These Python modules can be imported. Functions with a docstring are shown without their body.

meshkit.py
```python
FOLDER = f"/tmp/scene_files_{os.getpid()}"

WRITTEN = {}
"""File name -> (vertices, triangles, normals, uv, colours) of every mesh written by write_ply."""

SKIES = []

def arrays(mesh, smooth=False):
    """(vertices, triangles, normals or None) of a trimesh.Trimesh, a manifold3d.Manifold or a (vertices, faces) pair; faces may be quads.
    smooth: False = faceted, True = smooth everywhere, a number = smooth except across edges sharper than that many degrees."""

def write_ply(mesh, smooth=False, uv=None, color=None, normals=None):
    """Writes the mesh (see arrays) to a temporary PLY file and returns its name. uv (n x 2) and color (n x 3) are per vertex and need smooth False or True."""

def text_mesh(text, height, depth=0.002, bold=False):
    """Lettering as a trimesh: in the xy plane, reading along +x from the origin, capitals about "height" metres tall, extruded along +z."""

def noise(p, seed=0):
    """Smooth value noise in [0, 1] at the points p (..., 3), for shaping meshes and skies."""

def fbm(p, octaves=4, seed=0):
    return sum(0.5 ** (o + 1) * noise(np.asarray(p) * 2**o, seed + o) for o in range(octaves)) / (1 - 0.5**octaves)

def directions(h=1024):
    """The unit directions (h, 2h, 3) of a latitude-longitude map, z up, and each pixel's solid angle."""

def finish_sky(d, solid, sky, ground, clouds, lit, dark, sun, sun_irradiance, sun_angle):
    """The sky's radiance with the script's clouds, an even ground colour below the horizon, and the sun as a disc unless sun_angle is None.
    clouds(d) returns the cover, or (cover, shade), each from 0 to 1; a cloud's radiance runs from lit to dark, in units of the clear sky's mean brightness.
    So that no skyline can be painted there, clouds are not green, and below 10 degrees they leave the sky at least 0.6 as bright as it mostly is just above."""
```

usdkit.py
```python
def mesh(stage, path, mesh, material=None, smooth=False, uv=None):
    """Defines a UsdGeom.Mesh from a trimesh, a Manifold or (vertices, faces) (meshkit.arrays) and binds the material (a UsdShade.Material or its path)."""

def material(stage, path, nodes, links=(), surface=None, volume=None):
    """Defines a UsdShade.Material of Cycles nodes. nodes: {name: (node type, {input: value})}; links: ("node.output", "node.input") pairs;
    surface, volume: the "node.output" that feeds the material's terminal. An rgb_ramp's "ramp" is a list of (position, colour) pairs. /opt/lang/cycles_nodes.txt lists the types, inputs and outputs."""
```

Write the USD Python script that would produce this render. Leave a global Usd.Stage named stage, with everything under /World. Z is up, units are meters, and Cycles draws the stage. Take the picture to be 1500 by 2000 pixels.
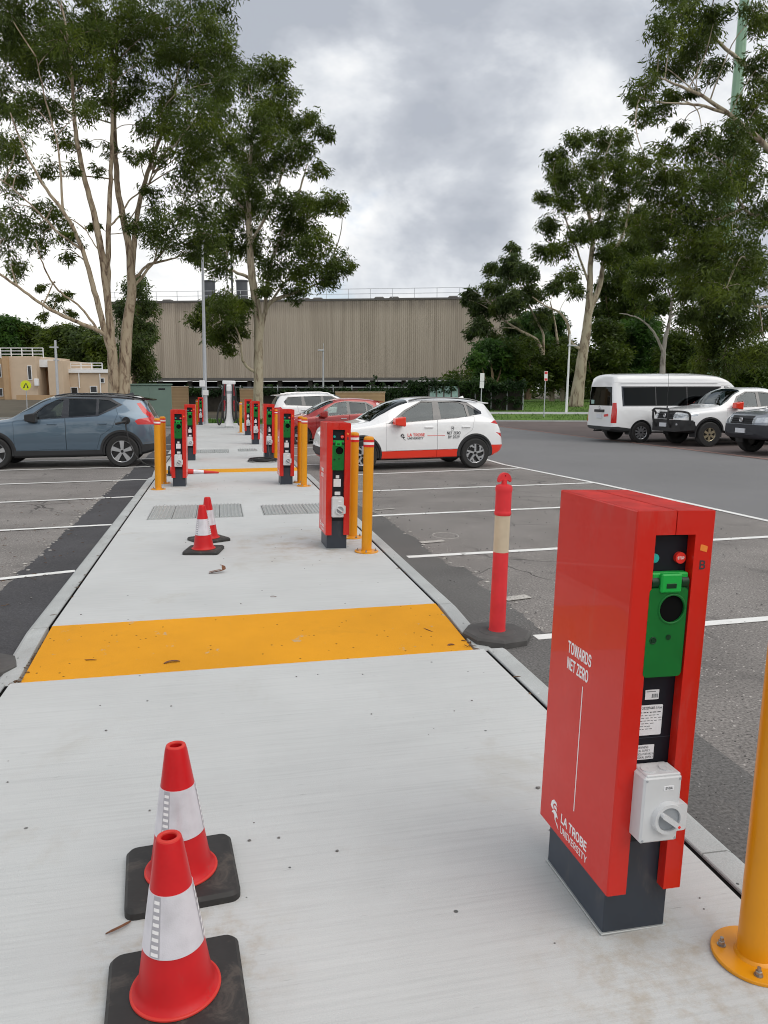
import math, random, numpy as np, trimesh, usdkit, meshkit
import manifold3d as m3
from manifold3d import Manifold, CrossSection
from scipy.interpolate import PchipInterpolator
from scipy.spatial import cKDTree
from shapely.geometry import Polygon
from pxr import Usd, UsdGeom, UsdLux, UsdShade, Gf, Sdf

stage = Usd.Stage.CreateInMemory()
UsdGeom.SetStageUpAxis(stage, UsdGeom.Tokens.z); UsdGeom.SetStageMetersPerUnit(stage, 1.0)
UsdGeom.Xform.Define(stage, '/World'); UsdGeom.Scope.Define(stage, '/World/Looks')
rng = np.random.default_rng(7); random.seed(7)

# ---------------------------------------------------------------- camera, sky, sun, exposure
FPX, EYE = 1502.0, 1.65                       # focal length in pixels of a 1500 px wide picture, eye height above the footpath
PITCH, YAW = math.atan(238 / FPX), math.atan(325 / math.hypot(FPX, 238))
FH = np.array([math.sin(YAW), math.cos(YAW), 0.0]); RT = np.array([math.cos(YAW), -math.sin(YAW), 0.0])
FW = FH * math.cos(PITCH) - np.array([0, 0, math.sin(PITCH)]); UPV = np.cross(RT, FW)
CAM = np.array([0.0, 0.0, EYE])
cam = UsdGeom.Camera.Define(stage, '/World/camera')
mt = np.eye(4); mt[0, :3], mt[1, :3], mt[2, :3], mt[3, :3] = RT, UPV, -FW, CAM
cam.AddTransformOp().Set(Gf.Matrix4d(mt.tolist()))
cam.CreateHorizontalApertureAttr(36.0); cam.CreateVerticalApertureAttr(48.0)
cam.CreateFocalLengthAttr(36.0 * FPX / 1500); cam.CreateClippingRangeAttr(Gf.Vec2f(0.05, 3000))
cam.CreateExposureAttr(0.52)

SUNV = np.array([0.50, -0.62, 0.95]); SUNV /= np.linalg.norm(SUNV)
SUN_EL, SUN_ROT = math.asin(SUNV[2]), math.atan2(SUNV[0], SUNV[1])
MATS = {}
SKX, SKY = 7.3, -2.2
def mat(name, nodes, links=(), surface='p.BSDF'):
    MATS[name] = usdkit.material(stage, '/World/Looks/' + name, nodes, links, surface=surface); return MATS[name]

def vec(x, y, z): return (x, y, z)
sky_nodes = {
    'sky': ('sky_texture', {'sky_type': 'single_scattering', 'sun_disc': False, 'sun_elevation': SUN_EL, 'sun_rotation': SUN_ROT}),
    'tc': ('texture_coordinate', {}), 'sx': ('separate_xyz', {}),
    'zc': ('math', {'math_type': 'maximum', 'value2': 0.0}),
    'mp': ('mapping', {'location': (SKX, SKY, 0.0), 'scale': (1.0, 1.0, 1.45)}),
    'n1': ('noise_texture', {'scale': 2.3, 'detail': 10.0, 'roughness': 0.52, 'distortion': 0.15}),
    'n2': ('noise_texture', {'scale': 5.0, 'detail': 9.0, 'roughness': 0.56, 'distortion': 0.2}),
    'el': ('rgb_ramp', {'ramp': [(0.0, (0.02,) * 3), (0.10, (0.08,) * 3), (0.17, (0.18,) * 3), (0.235, (0.27,) * 3), (0.31, (0.44,) * 3), (0.40, (0.60,) * 3), (0.6, (0.58,) * 3), (1.0, (0.5,) * 3)]}),
    'mix': ('math', {'math_type': 'multiply_add', 'value2': 4.2, 'value3': -2.1}),
    'sum': ('math', {'math_type': 'add'}),
    'n2s': ('math', {'math_type': 'multiply_add', 'value2': 1.9, 'value3': -0.95}),
    'sum2': ('math', {'math_type': 'add', 'use_clamp': True}),
    'cl': ('rgb_ramp', {'ramp': [(0.0, (1.40, 1.39, 1.36)), (0.22, (1.16, 1.17, 1.175)), (0.5, (0.90, 0.935, 0.985)), (0.75, (0.665, 0.705, 0.775)), (1.0, (0.545, 0.585, 0.66))]}),
    'cs': ('mix_color', {'blend_type': 'multiply', 'fac': 1.0, 'b': (6.0, 6.0, 6.0), 'use_clamp': False}),
    'n3': ('noise_texture', {'scale': 3.4, 'detail': 8.0, 'roughness': 0.55}),
    'cov': ('map_range', {'range_type': 'smoothstep', 'from_min': 0.30, 'from_max': 0.42, 'to_min': 0.45, 'to_max': 1.0}),
    'mc': ('mix_color', {'blend_type': 'mix', 'use_clamp': False}),
    'bg': ('background_shader', {'strength': 0.10}),
}
usdkit.material(stage, '/World/Looks/sky', sky_nodes, [
    ('tc.generated', 'sx.vector'), ('sx.z', 'zc.value1'), ('tc.generated', 'mp.vector'), ('mp.vector', 'n1.vector'), ('mp.vector', 'n2.vector'), ('mp.vector', 'n3.vector'),
    ('zc.value', 'el.fac'), ('n1.fac', 'mix.value1'), ('mix.value', 'sum.value1'), ('el.color', 'sum.value2'),
    ('n2.fac', 'n2s.value1'), ('sum.value', 'sum2.value1'), ('n2s.value', 'sum2.value2'), ('sum2.value', 'cl.fac'), ('cl.color', 'cs.a'),
    ('n3.fac', 'cov.value'), ('cov.result', 'mc.fac'), ('sky.color', 'mc.a'), ('cs.result', 'mc.b'), ('mc.result', 'bg.color')], surface='bg.background')
dome = UsdLux.DomeLight.Define(stage, '/World/sky')
UsdShade.MaterialBindingAPI.Apply(dome.GetPrim()).Bind(UsdShade.Material.Get(stage, '/World/Looks/sky'))
dome.GetPrim().SetCustomDataByKey('kind', 'structure')
sun = UsdLux.DistantLight.Define(stage, '/World/sun')
sun.CreateNormalizeAttr(True); sun.CreateIntensityAttr(0.30); sun.CreateAngleAttr(55.0); sun.CreateColorAttr(Gf.Vec3f(1.0, 0.95, 0.88))
q = Gf.Rotation(Gf.Vec3d(0, 0, 1), Gf.Vec3d(*SUNV.tolist()))
sun.AddTransformOp().Set(Gf.Matrix4d().SetRotate(q))

# ---------------------------------------------------------------- helpers
LEAN = 1.45                                   # the posts stand true while the car park falls a little to one side
used = {}
def unique(path):
    k = used.get(path, 0); used[path] = k + 1
    return path if k == 0 else f'{path}_{k:03d}'
def tagp(prim, label=None, cat=None, group=None, kind=None):
    for k, v in (('label', label), ('category', cat), ('group', group), ('kind', kind)):
        if v: prim.SetCustomDataByKey(k, v)
    return prim
def thing(name, label, cat, loc=(0, 0, 0), rz=0.0, group=None, lean=0.0, base='/World/'):
    x = UsdGeom.Xform.Define(stage, unique(base + name))
    x.AddTranslateOp().Set(Gf.Vec3d(*map(float, loc)))
    if lean: x.AddRotateYOp().Set(float(lean))
    x.AddRotateZOp().Set(float(rz))
    return tagp(x.GetPrim(), label, cat, group)
def part(parent, name, mesh, m, smooth=30, label=None, kind=None):
    p = (parent.GetPath().pathString if parent else '/World') + '/' + name
    g = usdkit.mesh(stage, unique(p), mesh, MATS[m] if isinstance(m, str) else m, smooth=smooth)
    return tagp(g.GetPrim(), label, None, None, kind)
def struct(name, mesh, m, smooth=False, parent=None):
    p = part(parent, name, mesh, m, smooth)
    return tagp(p, kind='structure') if parent is None else p
def copy_of(proto, name, label, cat, loc, rz=0.0, group=None, lean=0.0):
    t = thing(name, label, cat, loc, rz, group, lean)
    t.GetReferences().AddInternalReference(proto.GetPath()); t.SetInstanceable(True)
    return t
UsdGeom.Scope.Define(stage, '/World/Looks')
def proto(name):
    return stage.CreateClassPrim('/World/' + name)

def at(px, py, z=0.0):
    d = FW * FPX + RT * (px - 750) - UPV * (py - 1000); return CAM + d * ((z - EYE) / d[2])
def atd(px, py, dist):
    d = FW * FPX + RT * (px - 750) - UPV * (py - 1000); return CAM + d * (dist / (d @ FH))
def cat_(ms):
    ms = [to_tm(m) for m in ms]; return trimesh.util.concatenate(ms)
def to_tm(m):
    if isinstance(m, trimesh.Trimesh): return m
    v, f, _ = meshkit.arrays(m); return trimesh.Trimesh(v, f, process=False)
def to_mf(t):
    return Manifold(m3.Mesh(np.asarray(t.vertices, np.float32), np.asarray(t.faces, np.uint32)))
def box(x0, x1, y0, y1, z0, z1):
    b = trimesh.creation.box((x1 - x0, y1 - y0, z1 - z0)); b.apply_translation(((x0 + x1) / 2, (y0 + y1) / 2, (z0 + z1) / 2)); return b
def cbox(x0, x1, y0, y1, z0, z1, c=0.004):
    pts = []
    for i, x in enumerate((x0, x1)):
        for j, y in enumerate((y0, y1)):
            for k, z in enumerate((z0, z1)):
                sx, sy, sz = (1, -1)[i], (1, -1)[j], (1, -1)[k]
                pts += [(x, y + sy * c, z + sz * c), (x + sx * c, y, z + sz * c), (x + sx * c, y + sy * c, z)]
    return to_tm(Manifold.hull_points(np.array(pts)))
def rot(mesh, axis, deg, about=(0, 0, 0)):
    mesh = to_tm(mesh).copy(); mesh.apply_transform(trimesh.transformations.rotation_matrix(math.radians(deg), axis, about)); return mesh
def mv(mesh, x, y, z):
    mesh = to_tm(mesh).copy(); mesh.apply_translation((x, y, z)); return mesh
def lathe(prof, n=40):
    return trimesh.creation.revolve(np.array(prof, float), sections=n)
def cyl(r, z0, z1, n=24, r2=None):
    return lathe([(0, z0), (r, z0), (r if r2 is None else r2, z1), (0, z1)], n)
def cyl_y(r, y0, y1, x=0, z=0, n=24, r2=None):
    return mv(rot(cyl(r, -y1, -y0, n, r2), (1, 0, 0), 90), x, 0, z)   # axis along y
def tube(pts, rad, n=8, cap=True):
    p = np.asarray(pts, float); k = len(p); rad = np.broadcast_to(np.asarray(rad, float), k)
    t = np.gradient(p, axis=0); t /= np.maximum(np.linalg.norm(t, axis=1, keepdims=True), 1e-9)
    a = np.array([1.0, 0, 0]) if abs(t[0, 0]) < 0.8 else np.array([0, 1.0, 0])
    V = []; u = np.cross(t[0], a); u /= np.linalg.norm(u)
    ang = np.linspace(0, 2 * np.pi, n, endpoint=False)
    for i in range(k):
        u = u - t[i] * (u @ t[i]); u /= max(np.linalg.norm(u), 1e-9); w = np.cross(t[i], u)
        V.append(p[i] + rad[i] * (np.cos(ang)[:, None] * u + np.sin(ang)[:, None] * w))
    V = np.vstack(V); i = np.arange(k - 1)[:, None] * n; j = np.arange(n)[None]; j2 = (j + 1) % n
    q = np.stack([i + j, i + j2, i + n + j2, i + n + j], -1).reshape(-1, 4)
    F = [q[:, [0, 1, 2]], q[:, [0, 2, 3]]]
    if cap:
        V = np.vstack([V, p[0], p[-1]]); c0, c1 = k * n, k * n + 1; jj = np.arange(n)
        F += [np.stack([np.full(n, c0), (jj + 1) % n, jj], 1), np.stack([np.full(n, c1), (k - 1) * n + jj, (k - 1) * n + (jj + 1) % n], 1)]
    return trimesh.Trimesh(V, np.vstack(F), process=False)
def spline(pts, k=6):
    p = np.asarray(pts, float); s = np.r_[0, np.cumsum(np.linalg.norm(np.diff(p, axis=0), axis=1))]
    return PchipInterpolator(s, p)(np.linspace(0, s[-1], (len(p) - 1) * k + 1))
def ccw(poly):
    p = np.asarray(poly, float); a = 0.5 * np.sum(p[:, 0] * np.roll(p[:, 1], -1) - np.roll(p[:, 0], -1) * p[:, 1]); return p if a > 0 else p[::-1]
def prism(poly, y0, y1):                       # a polygon in x, z carried along y
    m = CrossSection([ccw(poly).tolist()]).extrude(y1 - y0).rotate((90, 0, 0)); return m.translate((0, y1, 0))
def flat(poly, z0, z1):                        # a polygon in x, y carried up
    return CrossSection([ccw(poly).tolist()]).extrude(z1 - z0).translate((0, 0, z0))
def shrink(poly, d):
    g = Polygon(poly).buffer(-d, join_style=2); g = max(getattr(g, 'geoms', [g]), key=lambda a: a.area); return list(g.exterior.coords)[:-1]
def roundpoly(w, h, r, n=5):
    out = []
    for cx, cy, a0 in ((w / 2 - r, h / 2 - r, 0), (-w / 2 + r, h / 2 - r, 90), (-w / 2 + r, -h / 2 + r, 180), (w / 2 - r, -h / 2 + r, 270)):
        for a in np.radians(np.linspace(a0, a0 + 90, n)): out.append((cx + r * math.cos(a), cy + r * math.sin(a)))
    return out
def frontplate(w, h, r, y0, y1, x=0, z=0):     # rounded rectangle facing -y
    return mv(to_tm(prism(roundpoly(w, h, r), y0, y1)), x, 0, z)
def text_front(s, h, x, z, y, depth=0.001, bold=False, sx=1.0, center=False):      # lettering facing -y
    t = meshkit.text_mesh(s, h, depth, bold); t.apply_scale((sx, 1, 1))
    if center: t.apply_translation((-t.bounds[:, 0].mean(), 0, 0))
    v = t.vertices.copy(); t.vertices = np.c_[v[:, 0] + x, y - v[:, 2], v[:, 1] + z]; return t
def text_left(s, h, y, z, x, depth=0.001, bold=False, sx=1.0):                     # lettering facing -x, reading towards -y
    t = meshkit.text_mesh(s, h, depth, bold); t.apply_scale((sx, 1, 1)); v = t.vertices.copy()
    t.vertices = np.c_[x - v[:, 2], y - v[:, 0], v[:, 1] + z]; return t
ZA = -0.08                                     # asphalt below the footpath
def zt(x, y):                                  # rise of the verge beyond the car park
    return np.clip((np.asarray(y) + 0.35 * np.asarray(x) - 46.5) / 20, 0, 1) * 0.8

# ---------------------------------------------------------------- materials
def plain(name, c, rough=0.5, metallic=0.0, coat=0.0, spec=0.5, var=0.0, scale=6.0, bump=0.0, bscale=60.0, dust=None, rvar=0.0):
    n = {'p': ('principled_bsdf', {'base_color': c, 'roughness': rough, 'metallic': metallic, 'coat_weight': coat, 'specular_ior_level': spec})}; l = []
    if var:
        n['g'] = ('texture_coordinate', {}); n['n'] = ('noise_texture', {'scale': scale, 'detail': 6.0, 'roughness': 0.6})
        n['r'] = ('rgb_ramp', {'ramp': [(0.25, tuple(np.array(c) * (1 - var))), (0.75, tuple(np.minimum(np.array(c) * (1 + var), 1)))]})
        l += [('g.object', 'n.vector'), ('n.fac', 'r.fac'), ('r.color', 'p.base_color')]
    if bump:
        n['g2'] = ('texture_coordinate', {}); n['nb'] = ('noise_texture', {'scale': bscale, 'detail': 4.0}); n['b'] = ('bump', {'strength': bump, 'distance': 0.004})
        l += [('g2.object', 'nb.vector'), ('nb.fac', 'b.height'), ('b.normal', 'p.normal')]
    if dust:                                    # a film of dust and scuffs of its own
        n['gd'] = ('texture_coordinate', {}); n['md'] = ('mapping', {'scale': dust[2]}); n['nd'] = ('noise_texture', {'scale': 1.0, 'detail': 9.0, 'roughness': 0.7, 'distortion': 0.4}); n['rd'] = ('map_range', {'range_type': 'smoothstep', 'from_min': dust[3], 'from_max': dust[3] + .16, 'to_min': 0.0, 'to_max': dust[1]}); n['xd'] = ('mix_color', {'a': c, 'b': dust[0]})
        l = [x for x in l if x[1] != 'p.base_color'] + [('gd.object', 'md.vector'), ('md.vector', 'nd.vector'), ('nd.fac', 'rd.value'), ('rd.result', 'xd.fac'), ('xd.result', 'p.base_color')] + ([('r.color', 'xd.a')] if var else [])
    if rvar:
        n['gr'] = ('texture_coordinate', {}); n['nr'] = ('noise_texture', {'scale': 3.5, 'detail': 7.0, 'roughness': 0.65}); n['mr'] = ('map_range', {'from_min': 0.3, 'from_max': 0.7, 'to_min': rough - rvar, 'to_max': rough + rvar}); l += [('gr.object', 'nr.vector'), ('nr.fac', 'mr.value'), ('mr.result', 'p.roughness')]
    return mat(name, n, l)

def ground_mat(name, base, var, speck_dark, speck_light, sp_scale, streak=None, big=0.6, rough=0.9, bump=0.5, bscale=180.0, stain=None, crack=None, dirt=None, chip=None):
    """A weathered ground: broad mottling, fine grain, dark and light specks."""
    b = np.array(base)
    n = {'g': ('geometry', {}), 'n1': ('noise_texture', {'scale': big, 'detail': 8.0, 'roughness': 0.62}),
         'r1': ('rgb_ramp', {'ramp': [(0.28, tuple(b * (1 - var))), (0.5, tuple(b)), (0.72, tuple(b * (1 + var)))]}),
         'n2': ('noise_texture', {'scale': bscale, 'detail': 3.0, 'roughness': 0.6}),
         'r2': ('rgb_ramp', {'ramp': [(0.3, (1 - bump * .5,) * 3), (0.7, (1 + bump * .5,) * 3)]}),
         'm1': ('mix_color', {'blend_type': 'multiply', 'fac': 1.0, 'use_clamp': False}),
         'v': ('voronoi_texture', {'scale': sp_scale}), 'vs': ('separate_color', {}),
         'th': ('math', {'math_type': 'less_than', 'value2': 0.20}), 'pk': ('math', {'math_type': 'greater_than', 'value2': 1 - speck_dark}), 'pl': ('math', {'math_type': 'greater_than', 'value2': 1 - speck_light}),
         'fd': ('math', {'math_type': 'multiply'}), 'fl': ('math', {'math_type': 'multiply'}),
         'm2': ('mix_color', {'b': tuple(b * 0.22)}), 'm3': ('mix_color', {'b': tuple(np.minimum(b * 2.6, 0.6))}),
         'bp': ('bump', {'strength': 0.35, 'distance': 0.004}),
         'p': ('principled_bsdf', {'roughness': rough, 'specular_ior_level': 0.3})}
    l = [('g.position', 'n1.vector'), ('g.position', 'n2.vector'), ('g.position', 'v.vector'), ('n1.fac', 'r1.fac'), ('n2.fac', 'r2.fac'), ('r1.color', 'm1.a'), ('r2.color', 'm1.b'),
         ('v.distance', 'th.value1'), ('v.color', 'vs.color'), ('vs.r', 'pk.value1'), ('vs.g', 'pl.value1'), ('th.value', 'fd.value1'), ('pk.value', 'fd.value2'), ('th.value', 'fl.value1'), ('pl.value', 'fl.value2'),
         ('fd.value', 'm2.fac'), ('m1.result', 'm2.a'), ('m2.result', 'm3.a'), ('fl.value', 'm3.fac'), ('n2.fac', 'bp.height'), ('bp.normal', 'p.normal')]
    last = 'm3.result'
    if streak:                                  # broom marks across the path
        n['ms'] = ('mapping', {'scale': streak}); n['ns'] = ('noise_texture', {'scale': 1.0, 'detail': 5.0, 'roughness': 0.65})
        n['rs'] = ('rgb_ramp', {'ramp': [(0.32, (0.915,) * 3), (0.5, (1.0,) * 3), (0.68, (1.04,) * 3)]}); n['m4'] = ('mix_color', {'blend_type': 'multiply', 'fac': 1.0, 'use_clamp': False})
        n['ms2'] = ('mapping', {'scale': (streak[0] * 5, streak[1] * 2.2, 1)}); n['ns2'] = ('noise_texture', {'scale': 1.0, 'detail': 2.0})
        n['rk'] = ('rgb_ramp', {'ramp': [(0.0, (0.35,) * 3), (0.235, (0.5,) * 3), (0.275, (1.0,) * 3), (1.0, (1.0,) * 3)]}); n['m5'] = ('mix_color', {'blend_type': 'multiply', 'fac': 0.8, 'use_clamp': False})
        l += [('g.position', 'ms.vector'), ('ms.vector', 'ns.vector'), ('ns.fac', 'rs.fac'), (last, 'm4.a'), ('rs.color', 'm4.b'),
              ('g.position', 'ms2.vector'), ('ms2.vector', 'ns2.vector'), ('ns2.fac', 'rk.fac'), ('m4.result', 'm5.a'), ('rk.color', 'm5.b')]; last = 'm5.result'
    if stain:
        n['n6'] = ('noise_texture', {'scale': 1.1, 'detail': 7.0, 'roughness': 0.7, 'distortion': 0.6}); n['r6'] = ('map_range', {'range_type': 'smoothstep', 'from_min': 0.56, 'from_max': 0.70, 'to_min': 0.0, 'to_max': 0.5})
        n['m6'] = ('mix_color', {'b': stain}); l += [('g.position', 'n6.vector'), ('n6.fac', 'r6.value'), ('r6.result', 'm6.fac'), (last, 'm6.a')]; last = 'm6.result'
    if crack:
        n['n7'] = ('noise_texture', {'scale': 1.3, 'detail': 6.0}); n['a7'] = ('vector_math', {'math_type': 'multiply_add', 'vector2': (0.5, 0.5, 0.5)})
        n['v7'] = ('voronoi_texture', {'scale': crack, 'feature': 'distance_to_edge'}); n['c7'] = ('math', {'math_type': 'less_than', 'value2': 0.006})
        n['s7'] = ('map_range', {'from_min': 0.5, 'from_max': 0.62, 'clamp': True}); n['n8'] = ('noise_texture', {'scale': 0.45, 'detail': 2.0}); n['f7'] = ('math', {'math_type': 'multiply'})
        n['m7'] = ('mix_color', {'b': tuple(b * 0.35)})
        l += [('g.position', 'n7.vector'), ('n7.color', 'a7.vector1'), ('g.position', 'a7.vector3'), ('a7.vector', 'v7.vector'), ('v7.distance', 'c7.value1'), ('g.position', 'n8.vector'), ('n8.fac', 's7.value'), ('c7.value', 'f7.value1'), ('s7.result', 'f7.value2'), ('f7.value', 'm7.fac'), (last, 'm7.a')]; last = 'm7.result'
    if chip:                                    # paint worn through to what lies under it
        n['cn'] = ('noise_texture', {'scale': chip[1], 'detail': 9.0, 'roughness': 0.68}); n['cm'] = ('map_range', {'range_type': 'smoothstep', 'from_min': chip[2], 'from_max': chip[2] + .035, 'to_min': 0.0, 'to_max': chip[3]}); n['cx'] = ('mix_color', {'b': chip[0]})
        l += [('g.position', 'cn.vector'), ('cn.fac', 'cm.value'), ('cm.result', 'cx.fac'), (last, 'cx.a')]; last = 'cx.result'
    if dirt:                                    # rusty grit that has washed out round the post footings, in real places
        for k, (dx, dy, rr) in enumerate(dirt):
            n[f'dv{k}'] = ('vector_math', {'math_type': 'distance', 'vector2': (dx, dy, 0.0)}); n[f'dm{k}'] = ('map_range', {'range_type': 'smoothstep', 'from_min': rr * .25, 'from_max': rr, 'to_min': 0.5, 'to_max': 0.0})
            n[f'dn{k}'] = ('noise_texture', {'scale': 5.0 / rr, 'detail': 9.0, 'roughness': 0.72}); n[f'dr{k}'] = ('map_range', {'from_min': 0.46, 'from_max': 0.66, 'to_min': 0.0, 'to_max': 1.0, 'clamp': True}); n[f'df{k}'] = ('math', {'math_type': 'multiply'}); n[f'dc{k}'] = ('mix_color', {'b': (0.33, 0.25, 0.155)})
            l += [('g.position', f'dv{k}.vector1'), (f'dv{k}.value', f'dm{k}.value'), ('g.position', f'dn{k}.vector'), (f'dn{k}.fac', f'dr{k}.value'), (f'dm{k}.result', f'df{k}.value1'), (f'dr{k}.result', f'df{k}.value2'), (f'df{k}.value', f'dc{k}.fac'), (last, f'dc{k}.a')]; last = f'dc{k}.result'
    l.append((last, 'p.base_color'))
    return mat(name, n, l)

ground_mat('concrete', (0.505, 0.515, 0.51), 0.085, 0.006, 0.0, 26.0, streak=(1.8, 70.0, 1.0), big=0.7, bump=0.10, bscale=240.0, stain=(0.42, 0.405, 0.37), dirt=((1.22, 1.72, .55), (.9, 8.2, 1.3), (-.15, 2.1, .42), (-.72, 13.6, .8)))
ground_mat('kerb_concrete', (0.40, 0.415, 0.41), 0.16, 0.05, 0.02, 30.0, big=1.6, bump=0.22, bscale=150.0, stain=(0.25, 0.24, 0.22))
ground_mat('old_asphalt', (0.198, 0.184, 0.173), 0.22, 0.34, 0.20, 34.0, big=0.8, bump=1.0, bscale=62.0, stain=(0.075, 0.07, 0.068), crack=0.55)
ground_mat('new_asphalt', (0.060, 0.059, 0.063), 0.20, 0.10, 0.05, 60.0, big=0.9, bump=0.7, bscale=75.0, stain=(0.085, 0.08, 0.076))
ground_mat('grey_asphalt', (0.120, 0.116, 0.112), 0.2, 0.15, 0.06, 50.0, big=0.7, bump=0.85, bscale=66.0, stain=(0.17, 0.155, 0.14))
ground_mat('road_asphalt', (0.180, 0.179, 0.182), 0.10, 0.12, 0.08, 40.0, big=0.25, bump=0.6, bscale=80.0)
ground_mat('red_asphalt', (0.135, 0.108, 0.102), 0.15, 0.10, 0.05, 40.0, big=0.5, bump=0.4, bscale=200.0)
ground_mat('yellow_ground', (0.66, 0.29, 0.010), 0.09, 0.09, 0.0, 30.0, big=1.2, bump=0.10, bscale=200.0, rough=0.9, stain=(0.52, 0.24, 0.015), chip=((0.40, 0.33, 0.22), 7.0, 0.635, 0.75))
ground_mat('white_line', (0.74, 0.74, 0.72), 0.06, 0.03, 0.0, 30.0, big=3.0, bump=0.12, bscale=120.0, rough=0.75, stain=(0.52, 0.51, 0.48), chip=((0.22, 0.21, 0.20), 11.0, 0.60, 0.8))
ground_mat('worn_line', (0.42, 0.40, 0.37), 0.2, 0.3, 0.0, 34.0, big=5.0, bump=0.6, bscale=60.0)
ground_mat('red_line', (0.34, 0.20, 0.17), 0.2, 0.1, 0.0, 30.0, big=3.0, bump=0.3, bscale=60.0)
ground_mat('soil', (0.085, 0.072, 0.05), 0.3, 0.1, 0.1, 30.0, big=0.3, bump=0.6, bscale=20.0, stain=(0.06, 0.085, 0.025))
ground_mat('grass', (0.085, 0.16, 0.022), 0.35, 0.1, 0.1, 20.0, big=0.35, bump=0.8, bscale=9.0, stain=(0.16, 0.16, 0.06))
plain('red_paint', (0.54, 0.011, 0.003), 0.36, coat=0.22, spec=0.40, rvar=0.10, dust=((0.42, 0.10, 0.08), 0.35, (5.0, 5.0, 1.4), 0.56), var=0.05, scale=2.0, bump=0.012, bscale=400)
plain('red_paint_top', (0.44, 0.022, 0.016), 0.7, spec=0.25, var=0.30, scale=14.0)
plain('anthracite', (0.024, 0.032, 0.045), 0.45, rvar=.08, dust=((0.085, 0.08, 0.075), 0.5, (6, 6, 2.5), 0.54), var=0.12, scale=5.0, bump=0.03, bscale=700)
plain('panel_black', (0.007, 0.008, 0.013), 0.4, spec=0.3)
plain('gap_dark', (0.006, 0.006, 0.006), 0.95, spec=0.05)
plain('socket_green', (0.006, 0.125, 0.022), 0.4, spec=0.25, var=0.08, scale=12)
plain('lid_green', (0.010, 0.33, 0.05), 0.35, spec=0.3)
plain('dark_green', (0.003, 0.030, 0.010), 0.4, spec=0.3)
plain('teal_button', (0.02, 0.38, 0.33), 0.3)
plain('red_button', (0.75, 0.03, 0.02), 0.3)
plain('white_print', (0.82, 0.82, 0.82), 0.5)
plain('dark_print', (0.03, 0.03, 0.035), 0.6)
plain('orange_print', (0.75, 0.22, 0.03), 0.5)
plain('label_white', (0.72, 0.73, 0.75), 0.45, var=0.05, scale=30)
plain('isolator_grey', (0.55, 0.56, 0.57), 0.45, var=0.05, scale=9)
plain('dial_grey', (0.30, 0.32, 0.34), 0.4)
plain('yellow_paint', (0.66, 0.265, 0.004), 0.38, coat=0.08, spec=0.38, rvar=0.1, dust=((0.36, 0.20, 0.06), 0.4, (7, 7, 2.5), 0.57), var=0.06, scale=4.0)
plain('bolt_steel', (0.32, 0.30, 0.28), 0.42, metallic=0.9)
plain('cone_red', (0.50, 0.007, 0.010), 0.42, spec=0.35, rvar=0.12, dust=((0.30, 0.07, 0.06), 0.55, (9.0, 9.0, 5.0), 0.57), var=0.12, scale=7.0)
plain('cone_lip', (0.58, 0.04, 0.03), 0.5, spec=0.3)
plain('rubber', (0.022, 0.021, 0.020), 0.62, dust=((0.10, 0.085, 0.07), 0.6, (11, 11, 11), 0.52), var=0.35, scale=9.0, bump=0.15, bscale=90)
plain('grey_rubber', (0.070, 0.068, 0.066), 0.85, var=0.3, scale=7.0, bump=0.2, bscale=60)
plain('post_pink', (0.64, 0.035, 0.042), 0.6, spec=0.25, dust=((0.32, 0.06, 0.05), 0.5, (10, 10, 4), 0.55), var=0.13, scale=6.0)
plain('post_sleeve', (0.52, 0.43, 0.31), 0.6, var=0.09, scale=10.0)
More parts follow.
